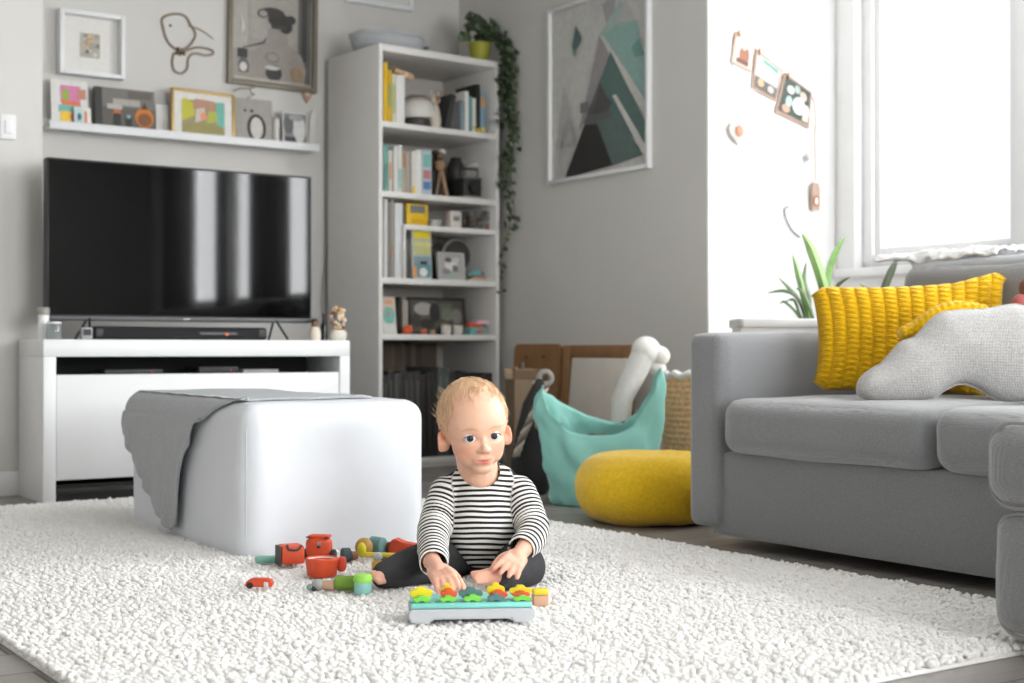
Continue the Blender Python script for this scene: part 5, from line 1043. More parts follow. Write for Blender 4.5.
# toy table
tl, tr = onZ(408, 625, ZR), onZ(535, 621.5, ZR); dd = tr - tl; yawT = atan2(dd.y, dd.x) * .6 + CAM * .4; TWD = dd.length; TD = .125
TM = Matrix.Translation(tl.lerp(tr, .5)) @ Matrix.Rotation(yawT, 4, 'Z')
tt = thing('toy_puzzle_board', 'white and teal toy puzzle board with wooden cars in front of the toddler', 'toy', TM.translation, yawT)
f = newbm(); TH_ = .027
def arch(y0, y1):
    w = TWD / 2; q = [(-w + .012, 0), (-w + .042, 0), (-w + .046, .008), (w - .046, .008), (w - .042, 0), (w - .012, 0), (w - .003, .006), (w, TH_ * .6), (w - .004, TH_), (-w + .004, TH_), (-w, TH_ * .6), (-w + .003, .006)]
    prism(f, q, y1 - y0, .003, M=T(0, y0, 0))
arch(0, TD); obj('stand', f, mat('white_plastic', (190, 192, 196), .35, var=.02), tt)
f = newbm(); box2(f, (-TWD / 2 + .006, .006, TH_), (TWD / 2 - .006, TD - .006, TH_ + .010), .004); obj('teal_top', f, mat('teal_paint', (128, 206, 196), .45, var=.06), tt)
f = newbm()
for k in range(5): x = -TWD * .40 + k * TWD * .2; box2(f, (x - .02, .018, TH_ + .0098), (x + .02, .03, TH_ + .0106), col=(84, 150, 142))
obj('slots', f, M_VC, tt)
TZ = TH_ + .0105
def car(w, h, wheels=True):
    q = [(-w / 2, h * .22), (-w / 2, h * .62), (-w * .40, h * .72), (-w * .22, h * .74), (-w * .16, h), (w * .14, h), (w * .24, h * .74), (w * .40, h * .7), (w / 2, h * .58), (w / 2, h * .22)]
    for cx in (w * .27, -w * .27): q += [(cx + w * .15 * cos(a), h * .22 - h * .22 * sin(a)) for a in [pi * k / 6 for k in range(7)]]
    return q
def tpiece(name, label, px, layers):
    lat = ((px - 472) / 126.) * TWD; P = TM @ Vector((lat, 0, TZ)); t = thing(name, label, 'toy', P, yawT, 'wooden vehicles on the puzzle board')
    for (nm, x, y, z, w, h, col) in layers:
        f = newbm(); prism(f, car(w * .93, h * .8), .013, .0015, M=T(x, y, z * .8), col=col); obj(nm, f, M_VC, t)
YE, GN, TL, RD = (226, 206, 26), (116, 200, 70), (82, 120, 118), (220, 84, 50)
tpiece('wooden_car', 'yellow and green wooden car at the left end of the toy board', 423, (('green_base', 0, .018, 0, .036, .016, GN), ('yellow_body', -.001, .033, .008, .046, .026, YE)))
tpiece('wooden_car', 'green and red wooden car under the right hand of the toddler', 449, (('green_base', 0, .018, 0, .034, .015, GN), ('red_cabin', .002, .033, .006, .034, .024, RD), ('yellow_cabin', .0, .048, .006, .026, .032, YE)))
tpiece('wooden_car', 'green wooden car before a grey teal block in the board middle', 473, (('green_base', .001, .018, 0, .036, .017, GN), ('grey_body', -.002, .035, .006, .05, .024, TL)))
tpiece('wooden_car', 'yellow red and teal stacked wooden car on the toy board', 497, (('teal_base', -.001, .018, 0, .034, .018, TL), ('red_body', .006, .033, .004, .036, .02, RD), ('yellow_cabin', .001, .048, .008, .038, .03, YE)))
tpiece('wooden_car', 'yellow red and green wooden car at the right end of the toy board', 523, (('green_base', 0, .018, 0, .038, .013, GN), ('red_body', .0, .032, .006, .034, .015, RD), ('yellow_body', -.001, .046, .006, .046, .026, YE)))
t = toy('wooden_block', 'natural wooden block with a yellow top beside the toy board', 541, 606, rad(8))
f = newbm(); box2(f, (-.015, 0, 0), (.016, .03, .022), .002, col=(206, 160, 130)); obj('block', f, M_VC, t)
f = newbm(); box2(f, (-.0155, -.0005, .022), (.0165, .03, .033), .003, col=(226, 200, 40)); obj('yellow_top', f, M_VC, t)
# red toy pieces by the ottoman
def wheel(f, x, y, z, r, w, axis='x'): cyl(f, r, r, w, M=T(x, y, z, ry=pi / 2) if axis == 'x' else T(x, y, z, rx=pi / 2), col=BLK, bev=.002)
t = toy('toy_car', 'boxy red toy car with black wheels nearest the ottoman corner', 293, 567, rad(22))
f = newbm(); box2(f, (-.026, 0, .006), (.03, .06, .05), .006, col=RED); obj('car_body', f, M_VC, t)
f = newbm(); box2(f, (-.0325, .004, .002), (-.0255, .05, .05), .003, col=(60, 58, 56)); obj('side_panel', f, M_VC, t)
f = newbm(); tube(f, catmull([(-.012, 0.004, .052), (-.01, -.003, .043), (.01, -.003, .041), (.022, .004, .05)], 4), .003, 6, col=BLK); obj('black_strap', f, M_VC, t)
t = toy('toy_truck', 'rounded red toy truck with black details behind the red tub', 316, 561, rad(-10)); t.scale = (.86, .86, .66)
f = newbm(); softbox(f, (0, .03, .045), (.075, .06, .086), .026, n=8, col=RED); cb = obj('cabin', f, M_VC, t)
f = newbm(); box2(f, (-.03, .01, .082), (.034, .05, .094), .006, col=RED); box2(f, (-.032, .006, .084), (-.02, .02, .089), .001, col=BLK); box2(f, (.024, .006, .084), (.036, .02, .089), .001, col=BLK); obj('roof_lid', f, M_VC, cb)
f = newbm(); box2(f, (.004, -.003, .056), (.016, .003, .072), .002, col=(150, 140, 132)); box2(f, (.005, -.004, .05), (.012, .002, .058), .001, col=BLK); obj('clasp', f, M_VC, cb)
for x in (-.04, .042):
    f = newbm(); wheel(f, x - .006, .03, .02, .02, .012); obj('wheel', f, M_VC, t)
t = toy('toy_tub', 'round red toy tub with a white inside in front of the red truck', 322, 575.5, 0); t.scale = (.92,) * 3
f = newbm(); lathe(f, [(0, 0), (.033, 0), (.037, .004), (.040, .034), (.042, .042), (.039, .046), (.035, .044), (.033, .036)], seg=32, col=RED); obj('tub_wall', f, M_VC, t)
f = newbm(); lathe(f, [(.0345, .043), (.033, .034), (.031, .012), (0, .01)], seg=32, col=(214, 210, 208)); obj('white_lining', f, M_VC, t)
f = newbm(); box2(f, (.036, .005, .008), (.058, .04, .044), .008, col=(196, 62, 36)); obj('handle', f, M_VC, t)
t = toy('teal_block', 'flat teal wooden stick peeping out behind the boxy red car', 268, 564, rad(12))
f = newbm(); softbox(f, (0, .02, .009), (.06, .03, .017), .007, n=6, col=(130, 182, 168)); obj('stick_body', f, M_VC, t)
t = toy('toy_car', 'small flat red toy car alone at the left on the rug', 258, 589, rad(-4))
f = newbm(); q = [(-.03, .004), (-.03, .012), (-.018, .022), (.022, .022), (.03, .016), (.03, .004)]; prism(f, q, .026, .003, col=RED); obj('car_body', f, M_VC, t)
f = newbm(); box2(f, (.013, -.002, .003), (.023, .004, .016), .002, col=(206, 204, 200)); obj('white_bumper', f, M_VC, t)
for x in (-.017,):
    f = newbm(); wheel(f, x, .002, .008, .007, .006, 'y'); obj('wheel', f, M_VC, t)
t = toy('toy_spool', 'dark wooden spool with a tan end right of the red tub', 350, 563, rad(20)); t.scale = (.85,) * 3
f = newbm(); cyl(f, .021, .021, .026, M=T(-.02, .02, .021, ry=pi / 2), col=(66, 80, 84), bev=.003); obj('dark_rim', f, M_VC, t)
f = newbm(); cyl(f, .015, .011, .022, M=T(.006, .02, .018, ry=pi / 2), col=(130, 88, 62), bev=.003); obj('tan_end', f, M_VC, t)
t = toy('toy_ball', 'yellow and tan wooden toy head leaning on the teal cup', 363, 560, 0); t.scale = (.8,) * 3
f = newbm(); ball(f, (.0, .03, .036), (.028, .024, .03), col=(180, 140, 70)); obj('tan_ball', f, M_VC, t)
f = newbm(); ball(f, (-.004, .008, .03), (.014, .012, .024), col=(214, 206, 40)); obj('yellow_face', f, M_VC, t)
t = toy('toy_cup', 'grey teal toy cup lying on its side behind the yellow toys', 376, 557, rad(-25)); t.scale = (.75,) * 3
f = newbm(); lathe(f, [(0, 0), (.024, 0), (.030, .004), (.033, .046), (.030, .046), (.026, .008), (0, .006)], M=T(.02, .02, .034, ry=-pi / 2), col=(96, 136, 138)); obj('cup_body', f, M_VC, t)
f = newbm(); cyl(f, .026, .026, .006, M=T(-.022, .02, .034, ry=-pi / 2), col=(150, 110, 80)); obj('disc', f, M_VC, t)
t = toy('toy_hammer', 'yellow toy stick lying on the rug left of the toddler', 381, 561, rad(-6))
f = newbm(); tube(f, [(-.04, .0, .016), (.04, .002, .014)], .0065, 10, col=(218, 192, 60)); obj('handle', f, M_VC, t)
f = newbm(); box2(f, (-.015, -.01, 0), (.014, .012, .009), .002, col=(130, 100, 70)); obj('brown_foot', f, M_VC, t)
t = toy('toy_cone', 'orange red toy wedge with a dark wooden end by the ottoman', 401, 557, rad(-16))
f = newbm(); q = [(-.034, 0), (-.036, .02), (-.024, .046), (.0, .036), (.045, .030), (.046, .0)]; prism(f, q, .04, .004, col=(208, 74, 42)); obj('wedge', f, M_VC, t)
f = newbm(); cyl(f, .017, .014, .01, M=T(-.034, .018, .019, ry=-pi / 2), col=(112, 72, 48), bev=.002); obj('dark_end', f, M_VC, t)
t = toy('green_cube', 'small bright green wooden cube beside the orange wedge', 404, 561, rad(15))
f = newbm(); box2(f, (-.010, -.002, 0), (.010, .018, .02), .003, col=(132, 200, 80)); obj('cube', f, M_VC, t)
f = newbm(); box2(f, (.0095, .002, .004), (.018, .014, .014), .002, col=(206, 210, 200)); obj('pale_peg', f, M_VC, t)
t = toy('toy_log', 'green wooden cylinder with a pale grey peg in the front row', 345, 592, rad(-6))
f = newbm(); cyl(f, .016, .016, .05, M=T(-.024, .016, .017, ry=pi / 2), col=(108, 142, 44), bev=.003); obj('green_log', f, M_VC, t)
f = newbm(); cyl(f, .010, .012, .028, M=T(-.052, .014, .012, ry=pi / 2), col=(184, 150, 124), bev=.002); obj('tan_neck', f, M_VC, t)
f = newbm(); ball(f, (-.062, .012, .013), (.014, .012, .013), col=(156, 156, 148)); ball(f, (-.078, .008, .008), (.008, .008, .007), col=(120, 150, 146), u=10, v=8); ball(f, (-.068, .004, .006), (.006, .006, .006), col=(60, 62, 62), u=10, v=8); obj('grey_head', f, M_VC, t)
t = toy('toy_mug', 'pale teal toy barrel with a lime green lid in the front row', 363, 593, 0)
f = newbm(); lathe(f, [(0, 0), (.017, 0), (.019, .006), (.018, .024), (0, .026)], col=(142, 196, 190)); obj('barrel', f, M_VC, t)
f = newbm(); lathe(f, [(0, .024), (.019, .024), (.021, .030), (.018, .040), (0, .043)], col=(146, 208, 84)); obj('lid', f, M_VC, t)
t = toy('toy_person', 'small wooden peg doll with a pale blue top near the toddler foot', 377, 570, 0)
f = newbm(); lathe(f, [(0, 0), (.012, 0), (.013, .014), (.009, .024), (0, .026)], col=(214, 170, 90)); obj('peg_body', f, M_VC, t)
f = newbm(); ball(f, (.003, 0, .033), .010, col=(196, 206, 206)); obj('peg_head', f, M_VC, t)

# ================================================================= the toddler
BASE = V((478 - CX) / F * 3.25, 3.25, ZR)
BF, BLt = 3.25, (478 - CX) / F * 3.25
def B(px, py, fwd): return Vector(((px - CX) / F * fwd - BLt, fwd - BF, H + (HY - py) / F * fwd - ZR))
def fuse(bm, voxel, sm=3):
    me = bpy.data.meshes.new('tmp'); bm.to_mesh(me); bm.free(); o = bpy.data.objects.new('tmp', me); C.objects.link(o)
    md = o.modifiers.new('r', 'REMESH'); md.mode = 'VOXEL'; md.voxel_size = voxel; md.use_smooth_shade = True
    dg = bpy.context.evaluated_depsgraph_get(); m2 = bpy.data.meshes.new_from_object(o.evaluated_get(dg)); bpy.data.objects.remove(o); bpy.data.meshes.remove(me)
    b = newbm(); b.from_mesh(m2); bpy.data.meshes.remove(m2)
    for _ in range(sm): bmesh.ops.smooth_vert(b, verts=b.verts, factor=.5, use_axis_x=True, use_axis_y=True, use_axis_z=True)
    return b
def limb(bm, pts, radii, n=6, seg=16):
    P = catmull(pts, n); m = len(pts) - 1; rr = []
    for i in range(len(P)):
        s = i / n; k = min(int(s), m - 1); u = s - k; rr.append(radii[k] * (1 - u) + radii[k + 1] * u)
    tube(bm, P, rr, seg); ball(bm, P[0], rr[0], u=seg, v=10); ball(bm, P[-1], rr[-1], u=seg, v=10); return P
kid = thing('person', 'blond toddler in a black and white striped top playing on the rug', 'person', BASE, CAM)
HC = B(474.5, 426, 3.235); HM = Matrix.Translation(HC) @ Matrix.Rotation(rad(15), 4, 'Z') @ Matrix.Rotation(rad(5), 4, 'X') @ Matrix.Rotation(rad(-5), 4, 'Y')
HS = 1.02; HM = HM @ Matrix.Scale(HS, 4); HI = HM.inverted()
ARM_L = [B(447, 493, 3.28), B(434, 530, 3.20), B(434, 563, 3.00)]; ARM_R = [B(519, 493, 3.28), B(533, 529, 3.20), B(521, 550, 3.08)]
TORSO = [B(482, 541, 3.30), B(482, 531, 3.265), B(483, 515, 3.275), B(483, 496, 3.285)]
f = newbm()
def hb(c, r, rot=None):
    M = HM
    if rot: M = HM @ Matrix.Translation(c) @ Matrix.Rotation(rot[0], 4, rot[1]) @ Matrix.Translation(-Vector(c))
    ball(f, c, r, M=M, u=36, v=24)
hb((0, .016, .022), (.0775, .092, .086)); hb((0, -.012, .012), (.070, .074, .074)); hb((0, -.026, -.035), (.060, .056, .058))
for s in (-1, 1):
    hb((s * .026, -.038, -.052), (.028, .029, .029)); hb((s * .078, .012, -.030), (.008, .018, .024), (s * .35, 'Z')); hb((s * .071, .006, -.038), (.012, .012, .014))
    hb((s * .0095, -.083, -.044), (.0065, .006, .0055)); hb((s * .03, -.058, .008), (.024, .016, .008))
hb((0, -.055, -.086), (.023, .021, .016)); hb((0, -.0865, -.041), (.0095, .011, .009)); hb((0, -.078, -.025), (.0075, .009, .018))
hb((0, -.066, -.066), (.024, .014, .016))
limb(f, [HM @ Vector((0, .02, -.045)), B(480, 480, 3.275), B(483, 497, 3.29)], [.048, .046, .06])
ball(f, TORSO[3], (.075, .055, .045)); ball(f, TORSO[2], (.062, .052, .06))
# hands
def hand(W, K, back, side, curl, spread=.10, sc=1.0, thumbc=.5):
    X = (K - W).normalized(); Z = (back - X * back.dot(X)).normalized(); Y = Z.cross(X)
    M = Matrix((X, Y, Z)).transposed().to_4x4(); M = Matrix.Translation(W) @ M @ Matrix.Scale(sc, 4)
    L = (K - W).length / sc
    limb(f, [M @ Vector((-.03, 0, 0)), M @ Vector((0, 0, 0)), M @ Vector((L * .5, 0, 0))], [.019 * sc, .0165 * sc, .016 * sc])
    for k in range(4):
        y = (k - 1.5) * .0105; limb(f, [M @ Vector((L * .35, y * .8, -.002)), M @ Vector((L, y, 0))], [.0105 * sc, .0085 * sc], n=3, seg=10)
    for k in range(4):
        y = (k - 1.5) * .0112; ln = (.030, .0345, .033, .026)[k if side > 0 else 3 - k]; c = curl[k]
        p = Vector((L, y, 0)); pts = [p.copy()]; a = c * .35; yy = (k - 1.5) * spread
        for fr, da in ((.42, .6), (.32, .7), (.26, .4)):
            d = Vector((cos(a), yy * cos(a), -sin(a))); p = p + d * ln * fr; pts.append(p.copy()); a += c * da
        limb(f, [M @ q for q in pts], [.0072 * sc, .0068 * sc, .0062 * sc, .0052 * sc], n=3, seg=10)
    y = -side * .017; pts = [Vector((L * .25, y * .7, -.004)), Vector((L * .62, y * 1.45, -.009)), Vector((L * .95, y * 1.75, -.016 - .012 * thumbc)), Vector((L * 1.2, y * 1.6, -.02 - .022 * thumbc))]
    limb(f, [M @ q for q in pts], [.0095 * sc, .0085 * sc, .0072 * sc, .0056 * sc], n=3, seg=10)
WL, KL = B(434, 564, 2.98), B(444.5, 579, 2.865); WR, KR = B(521, 552, 3.06), B(511.5, 564, 2.995)
hand(WL, KL, Vector((-.15, -.55, .9)), -1, (.9, .8, .75, .8), sc=1.08, thumbc=.8)
hand(WR, KR, Vector((.0, -1, .35)), 1, (.55, .45, .35, .3), spread=.2, sc=1.08, thumbc=.2)
def foot(A, Tp, up, w=.017):
    d = (Tp - A).normalized(); s = d.cross(up).normalized()
    limb(f, [A - d * .015, A, A.lerp(Tp, .55), Tp], [.018, .021, .018, .013])
    for k in range(5):
        o = (k - 2) * .0072; limb(f, [Tp + s * o - d * .01, Tp + s * o + d * (.010 - .0012 * abs(k - 1))], [.0068, .0055], n=2, seg=8)
AL, AR_ = B(388, 575, 3.07), B(500, 575, 3.02)
foot(AL, B(378, 577, 3.045), Vector((.2, -.6, .7))); foot(AR_, B(478, 577, 2.99), Vector((0, -.5, .8)))
bm = fuse(f, .0024, 3)
# face modelling on the fused surface
EYES = [Vector((s * .0275, -.0745, -.015)) for s in (-1, 1)]
def G2(dx, dz, sx, sz): return math.exp(-(dx / sx) ** 2 - (dz / sz) ** 2)
lay = bm.loops.layers.float_color['Col']; VC_ = {}
SK, BLUSH, LIP, BLOND, BROW = (228, 182, 156), (224, 150, 126), (204, 112, 98), (212, 178, 136), (196, 150, 116)
def mixc(a, b, t): t = max(0, min(1, t)); return tuple(x * (1 - t) + y * t for x, y in zip(a, b))
for v in bm.verts:
    q = HI @ v.co; col = SK; d = Vector((0, 0, 0))
    if abs(q.x) < .12 and -.11 < q.z < .13 and abs(q.y) < .13:
        if q.y < -.03:
            for e in EYES:
                dx, dz = q.x - e.x, q.z - e.z
                d.y += .0045 * G2(dx, dz - .001, .019, .012)                # socket
                d.y -= .0016 * G2(dx, dz + .014, .016, .005)               # under the eye
                r = (dx / .0130) ** 2 + ((dz + .10 * abs(dx)) / .0064) ** 2
                if r < 1: d.y += .007 * (1 - r) ** .7
                elif r < 1.9: col = mixc(col, (206, 142, 120), (1.9 - r) * .6)
                b = ((dx) / .017) ** 2 + ((dz - .021 + 14 * dx * dx) / .0035) ** 2
                if b < 1.6: col = mixc(col, BROW, (1.6 - b) * .5)
            # mouth
            dx, dz = q.x, q.z + .0685
            curve = dz - 9 * dx * dx * .6
            up = G2(dx, curve - .0034, .015, .0028); lo = G2(dx, curve + .0038, .0125, .0034); ln = G2(dx, curve, .0165, .0015)
            d.y -= .0018 * up + .0024 * lo - .0032 * ln
            d.y += .0018 * G2(dx, dz + .0135, .016, .004)
            d.y += .0008 * G2(dx, dz - .011, .003, .005)
            col = mixc(col, LIP, .9 * max(up, lo) * 1.15 if q.y < -.05 else 0); col = mixc(col, (150, 70, 62), ln * .75)
            for s in (-1, 1):
                col = mixc(col, BLUSH, .55 * G2(q.x - s * .042, q.z + .046, .022, .018)); g = G2(q.x - s * .0062, q.z + .049, .0035, .002)
                d.y += .002 * g; col = mixc(col, (160, 92, 78), g * .8 if q.y < -.07 else 0)
            col = mixc(col, BLUSH, .35 * G2(q.x, q.z + .042, .012, .01))
        if abs(q.x) > .072 and abs(q.z + .03) < .032:
            col = mixc(col, (228, 150, 126), .55); rr = ((q.y - .008) / .011) ** 2 + ((q.z + .029) / .016) ** 2
            if rr < 1: d.x -= math.copysign(.004 * (1 - rr), q.x)
        # hair line, high over the brow and round behind the ears
        hl = q.z - (.066 - .9 * max(0, q.y + .03) + .02 * noise.noise(q * 30) - 3.5 * max(0, abs(q.x) - .05))
        if q.z > -.03 and q.y > -.075 and abs(q.x) < .0775 - .6 * max(0, .02 - q.z) * (q.y < .035): col = mixc(col, BLOND, max(0, min(1, hl / .03)) * .7)
        v.co = HM @ (q + d)
    elif v.co.z < .14:
        col = mixc(SK, (230, 158, 138), .35)
    VC_[v.index] = (*lin(col), 1)
for _ in range(2): bmesh.ops.smooth_vert(bm, verts=bm.verts, factor=.4, use_axis_x=True, use_axis_y=True, use_axis_z=True)
for fc in bm.faces:
    for l in fc.loops: l[lay] = VC_[l.vert.index]
def ebadd(c, r, col): ball(bm, c, r, M=HM, col=col, mi=1, u=24, v=16)
for e in EYES:
    c = e + Vector((0, .0088, 0)); ebadd(c, (.0135, .0125, .0125), (224, 220, 218))
    look = (Vector((0, -1, .03)) + Vector((-.10, 0, 0))).normalized()
    ebadd(c + look * .0062, (.0092, .0072, .0088), (44, 56, 70)); ebadd(c + look * .0104, (.0050, .0036, .0050), (12, 12, 14))
    tube(bm, [e + Vector((.0145 * cos(a), -.0015 + .0045 * (abs(cos(a))) ** 2, .0075 * sin(a) - .001)) for a in [pi * (.06 + .88 * k / 10) for k in range(11)]], .0011, 6, M=HM, col=(96, 66, 52), mi=0)
M_SKIN = mat('toddler_skin', (255, 255, 255), .5, var=.03, vscale=60, attr='Col', spec=.35)
nt, N, L, P = nodes_of(M_SKIN); P.inputs['Subsurface Weight'].default_value = .12; P.inputs['Subsurface Radius'].default_value = (.012, .005, .003)
obj('body', bm, [M_SKIN, M_VCG], kid, angle=180)
# fine blond hair
f = newbm(); HCc = Vector((0, .016, .022)); HR = Vector((.0785, .0935, .0875))
for k in range(900):
    th = RND.uniform(0, 2 * pi); ph = math.acos(RND.uniform(-.15, 1)); n = Vector((sin(ph) * cos(th), sin(ph) * sin(th), cos(ph))); q = HCc + Vector((n.x * HR.x, n.y * HR.y, n.z * HR.z))
    if q.z - (.074 - .9 * max(0, q.y + .03) - 3.5 * max(0, abs(q.x) - .05)) < 0 or q.y < -.06: continue
    crown = Vector((.012, .05, .09)); g = (q - crown); g = (g - n * g.dot(n)); g = g.normalized() if g.length > 1e-4 else Vector((1, 0, 0))
    g = (g + Vector((RND.uniform(-.5, .5), RND.uniform(-.5, .5), RND.uniform(-.3, .3)))); ln = RND.uniform(.012, .028); lift = RND.uniform(.02, .35) if RND.random() < .9 else RND.uniform(.5, 1.0)
    pts = []
    for j in range(4):
        s = j / 3; p = q + g * ln * s; m = p - HCc; sc = sqrt((m.x / HR.x) ** 2 + (m.y / HR.y) ** 2 + (m.z / HR.z) ** 2); pts.append(HCc + m / sc * (1 + .004 + .12 * lift * s * s))
    tube(f, pts, [.0005, .0006, .0005, .0002], 4, M=HM, col=RND.choice([(226, 194, 158), (216, 178, 138), (234, 208, 176), (202, 162, 124)]))
for k in range(26):   # wisps standing off at the side of the head
    th = RND.uniform(pi * .75, pi * 1.15); z = RND.uniform(.02, .085); rr = sqrt(max(0, 1 - ((z - .022) / HR.z) ** 2)); q = HCc + Vector((rr * HR.x * cos(th), rr * HR.y * sin(th) * .6 + .02, z - .022)); dirv = Vector((cos(th), sin(th), RND.uniform(.1, .9))); ln = RND.uniform(.008, .016)
    tube(f, [q + dirv * ln * s + Vector((0, 0, .006 * s * s)) for s in (-.1, .3, .65, 1)], [.0004, .0004, .0003, .0001], 4, M=HM, col=(222, 200, 168))
o = obj('hair', f, mat('blond_hair', (255, 255, 255), .45, var=.1, attr='Col'), kid, angle=180)
# striped top
f = newbm(); limb(f, TORSO, [.082, .087, .080, .072], seg=28)
ball(f, TORSO[3] + Vector((0, .004, .004)), (.088, .060, .045), u=28, v=16); limb(f, ARM_L, [.041, .038, .031], seg=20); limb(f, ARM_R, [.041, .038, .031], seg=20)
limb(f, [ARM_L[0] + Vector((.02, .0, .012)), B(483, 480, 3.29), ARM_R[0] + Vector((-.02, 0, .012))], [.036, .052, .036], seg=20)
bm = fuse(f, .0032, 7)
NC = B(480.5, 469, 3.235); kill = [v for v in bm.verts if ((v.co.x - NC.x) / .045) ** 2 + ((v.co.y - NC.y) / .072) ** 2 + ((v.co.z - NC.z) / .040) ** 2 < 1 or v.co.z - B(480, 480, 3.28).z > .02 and abs(v.co.x - NC.x) < .04]
for W0, A in ((WL, ARM_L), (WR, ARM_R)):
    d = (A[2] - A[1]).normalized(); kill += [v for v in bm.verts if (v.co - A[2]).dot(d) > .004 and (v.co - A[2]).length < .06]
bmesh.ops.delete(bm, geom=list(set(kill)), context='VERTS')
for _ in range(4):
    be = [v for v in bm.verts if v.is_boundary]; bmesh.ops.smooth_vert(bm, verts=be, factor=.5, use_axis_x=True, use_axis_y=True, use_axis_z=True)
lay = bm.loops.layers.float_color['Col']
def pl(p, A):
    best = (9, 0); acc = 0; w_ = (lambda i: 1 if i < 7 else .62) if len(A) > 8 else (lambda i: 1)
    for i_, (a, b) in enumerate(zip(A, A[1:])):
        d = b - a; L_ = d.length; s = max(-3 if acc == 0 else 0, min(1, (p - a).dot(d) / L_ / L_)); dist = (p - a - d * s).length
        if dist < best[0]: best = (dist, acc + s * L_ * w_(i_))
        acc += L_ * w_(i_)
    return best
AC = [catmull(ARM_L, 8), catmull(ARM_R, 8)]; vals = {}
for v in bm.verts:
    p = v.co; dt = pl(p, TORSO)[0] / .086; da = min((pl(p, A)[0] / .043, k) for k, A in enumerate(AC))
    sh = ARM_L[0] if da[1] == 0 else ARM_R[0]; inner = (p.x - sh.x) * (1 if da[1] == 0 else -1)
    if da[0] < dt * .98 and inner < .022: s = pl(p, AC[da[1]])[1] + .003; w = .5
    else: s = -(p.z + .12 * p.y + .35 * (p.x - TORSO[1].x) ** 2 + .002 * noise.noise(p * 20)) + 1.0; w = 0
    wr = noise.noise(Vector((p.x * 22, p.y * 22, p.z * 45))) * .0018 + noise.noise(Vector((p.x * 50, p.y * 50, p.z * 90))) * .0007
    v.co = p + v.normal * wr; vals[v.index] = (s, w, 0, 1)
for fc in bm.faces:
    for l in fc.loops: l[lay] = vals[l.vert.index]
edge = [e for e in bm.edges if e.is_boundary]
m = bpy.data.materials.new('striped_jersey'); nt, N, L, P = nodes_of(m); a = N.new('ShaderNodeAttribute'); a.attribute_name = 'Col'; sp = N.new('ShaderNodeSeparateColor'); L.new(a.outputs['Color'], sp.inputs[0])
mu = N.new('ShaderNodeMath'); mu.operation = 'DIVIDE'; mu.inputs[1].default_value = .0122; L.new(sp.outputs[0], mu.inputs[0])
fr = N.new('ShaderNodeMath'); fr.operation = 'FRACT'; L.new(mu.outputs[0], fr.inputs[0])
cr = N.new('ShaderNodeValToRGB'); cr.color_ramp.interpolation = 'LINEAR'; e = cr.color_ramp.elements; e[0].position = 0; e[0].color = (*lin((34, 33, 33)), 1); e[1].position = .40; e[1].color = (*lin((34, 33, 33)), 1)
x = e.new(.47); x.color = (*lin((232, 230, 226)), 1); x = e.new(.93); x.color = (*lin((232, 230, 226)), 1); x = e.new(1.0); x.color = (*lin((34, 33, 33)), 1)
L.new(fr.outputs[0], cr.inputs[0]); L.new(cr.outputs[0], P.inputs['Base Color']); P.inputs['Roughness'].default_value = .9; P.inputs['Specular IOR Level'].default_value = .2
tc = N.new('ShaderNodeTexCoord'); nz = N.new('ShaderNodeTexNoise'); nz.inputs['Scale'].default_value = 500; L.new(tc.outputs['Object'], nz.inputs['Vector']); bp_ = N.new('ShaderNodeBump'); bp_.inputs['Strength'].default_value = .3; bp_.inputs['Distance'].default_value = .001; L.new(nz.outputs['Fac'], bp_.inputs['Height']); L.new(bp_.outputs['Normal'], P.inputs['Normal'])
o = obj('striped_top', bm, m, kid, angle=180); md = o.modifiers.new('thick', 'SOLIDIFY'); md.thickness = .003; md.offset = -.5
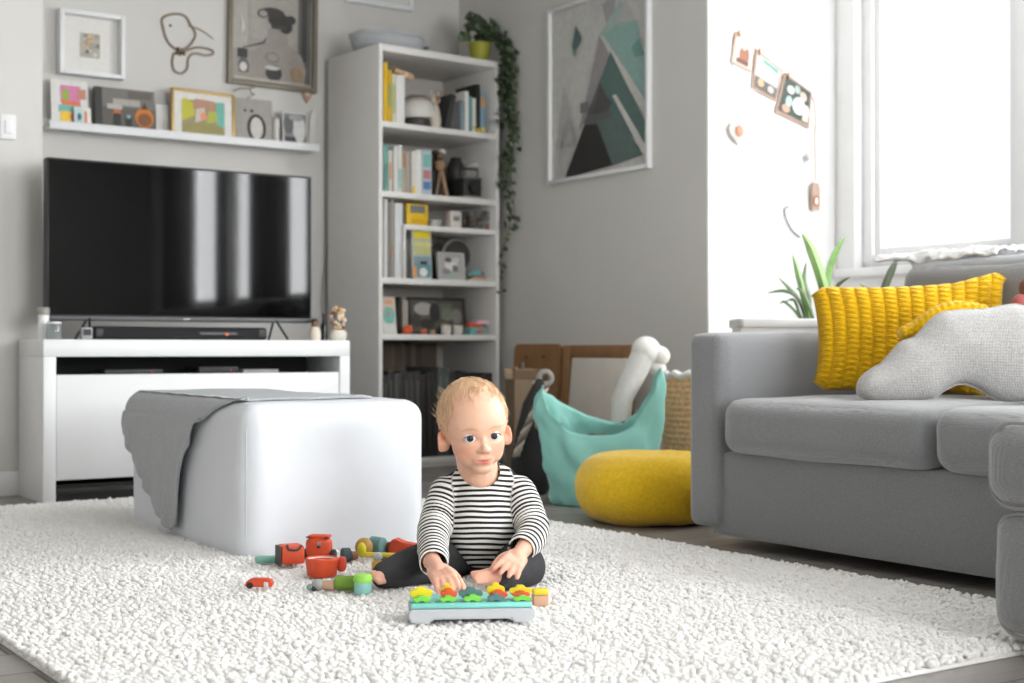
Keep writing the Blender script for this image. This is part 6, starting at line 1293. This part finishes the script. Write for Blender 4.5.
# dark trousers
f = newbm(); ball(f, B(482, 556, 3.30), (.102, .082, .055), u=28, v=16)
limb(f, [B(458, 560, 3.28), B(420, 567, 3.15), B(386, 575, 3.07)], [.050, .054, .032], seg=20)
limb(f, [B(506, 560, 3.28), B(524, 567, 3.13), B(505, 575, 3.03)], [.050, .050, .033], seg=20)
bm = fuse(f, .0036, 7)
for v in bm.verts:
    v.co += v.normal * (noise.noise(Vector((v.co.x * 20, v.co.y * 20, v.co.z * 30))) * .003); v.co.z = max(.0, v.co.z)
paint(bm, bm.faces, (62, 62, 64)); obj('trousers', bm, mat('dark_grey_jersey', (255, 255, 255), .9, var=.12, vscale=80, attr='Col', spec=.2, bump=.2, bscale=300), kid, angle=180)
# ================================================================= daylight and camera
def window_light(n, w, power, col=(.965, .985, 1)):
    y0, y1, z0, z1 = w; l = bpy.data.lights.new(n, 'AREA'); l.shape = 'RECTANGLE'; l.size = (z1 - z0); l.size_y = (y1 - y0); l.energy = power; l.color = col
    o = bpy.data.objects.new(n, l); C.objects.link(o); o.location = (XW + .12, (y0 + y1) / 2, (z0 + z1) / 2); o.rotation_euler = (0, rad(90), 0); return o
for k, (w, pw) in enumerate(zip(WINS, (9, 110, 310))): window_light('daylight_fill', w, pw)
l = bpy.data.lights.new('daylight_fill', 'AREA'); l.shape = 'RECTANGLE'; l.size = RW[1] - RW[0]; l.size_y = RW[3] - RW[2]; l.energy = 190; l.color = (.965, .985, 1)  # added fill lamp in the invented rear door, brightens sofa arm and seat
o = bpy.data.objects.new('daylight_fill', l); C.objects.link(o); o.location = ((RW[0] + RW[1]) / 2, YR - .09, (RW[2] + RW[3]) / 2); o.rotation_euler = (rad(90), 0, 0)
wd = bpy.data.worlds.new('sky'); S.world = wd; wd.use_nodes = True
bg = wd.node_tree.nodes['Background']; bg.inputs[0].default_value = (.92, .96, 1, 1); bg.inputs[1].default_value = 1.0
cam = bpy.data.cameras.new('camera'); co = bpy.data.objects.new('camera', cam); C.objects.link(co); S.camera = co
co.location = (0, 0, H); co.rotation_euler = (rad(90) + math.atan((HY - 341.5) / F), 0, -YAW)
cam.sensor_width = 36; cam.lens = F / 1024 * 36; cam.clip_start = .05
cam.dof.use_dof = True; cam.dof.focus_distance = 3.0; cam.dof.aperture_fstop = 4.0
vs = S.view_settings; S.display_settings.display_device = 'sRGB'; vs.view_transform = 'Standard'; vs.look = 'None'; vs.gamma = 1; vs.exposure = 0.34; vs.use_curve_mapping = False
S.cycles.use_denoising = True; S.cycles.max_bounces = 10; S.cycles.diffuse_bounces = 6; S.cycles.transparent_max_bounces = 12; S.cycles.sample_clamp_indirect = 8
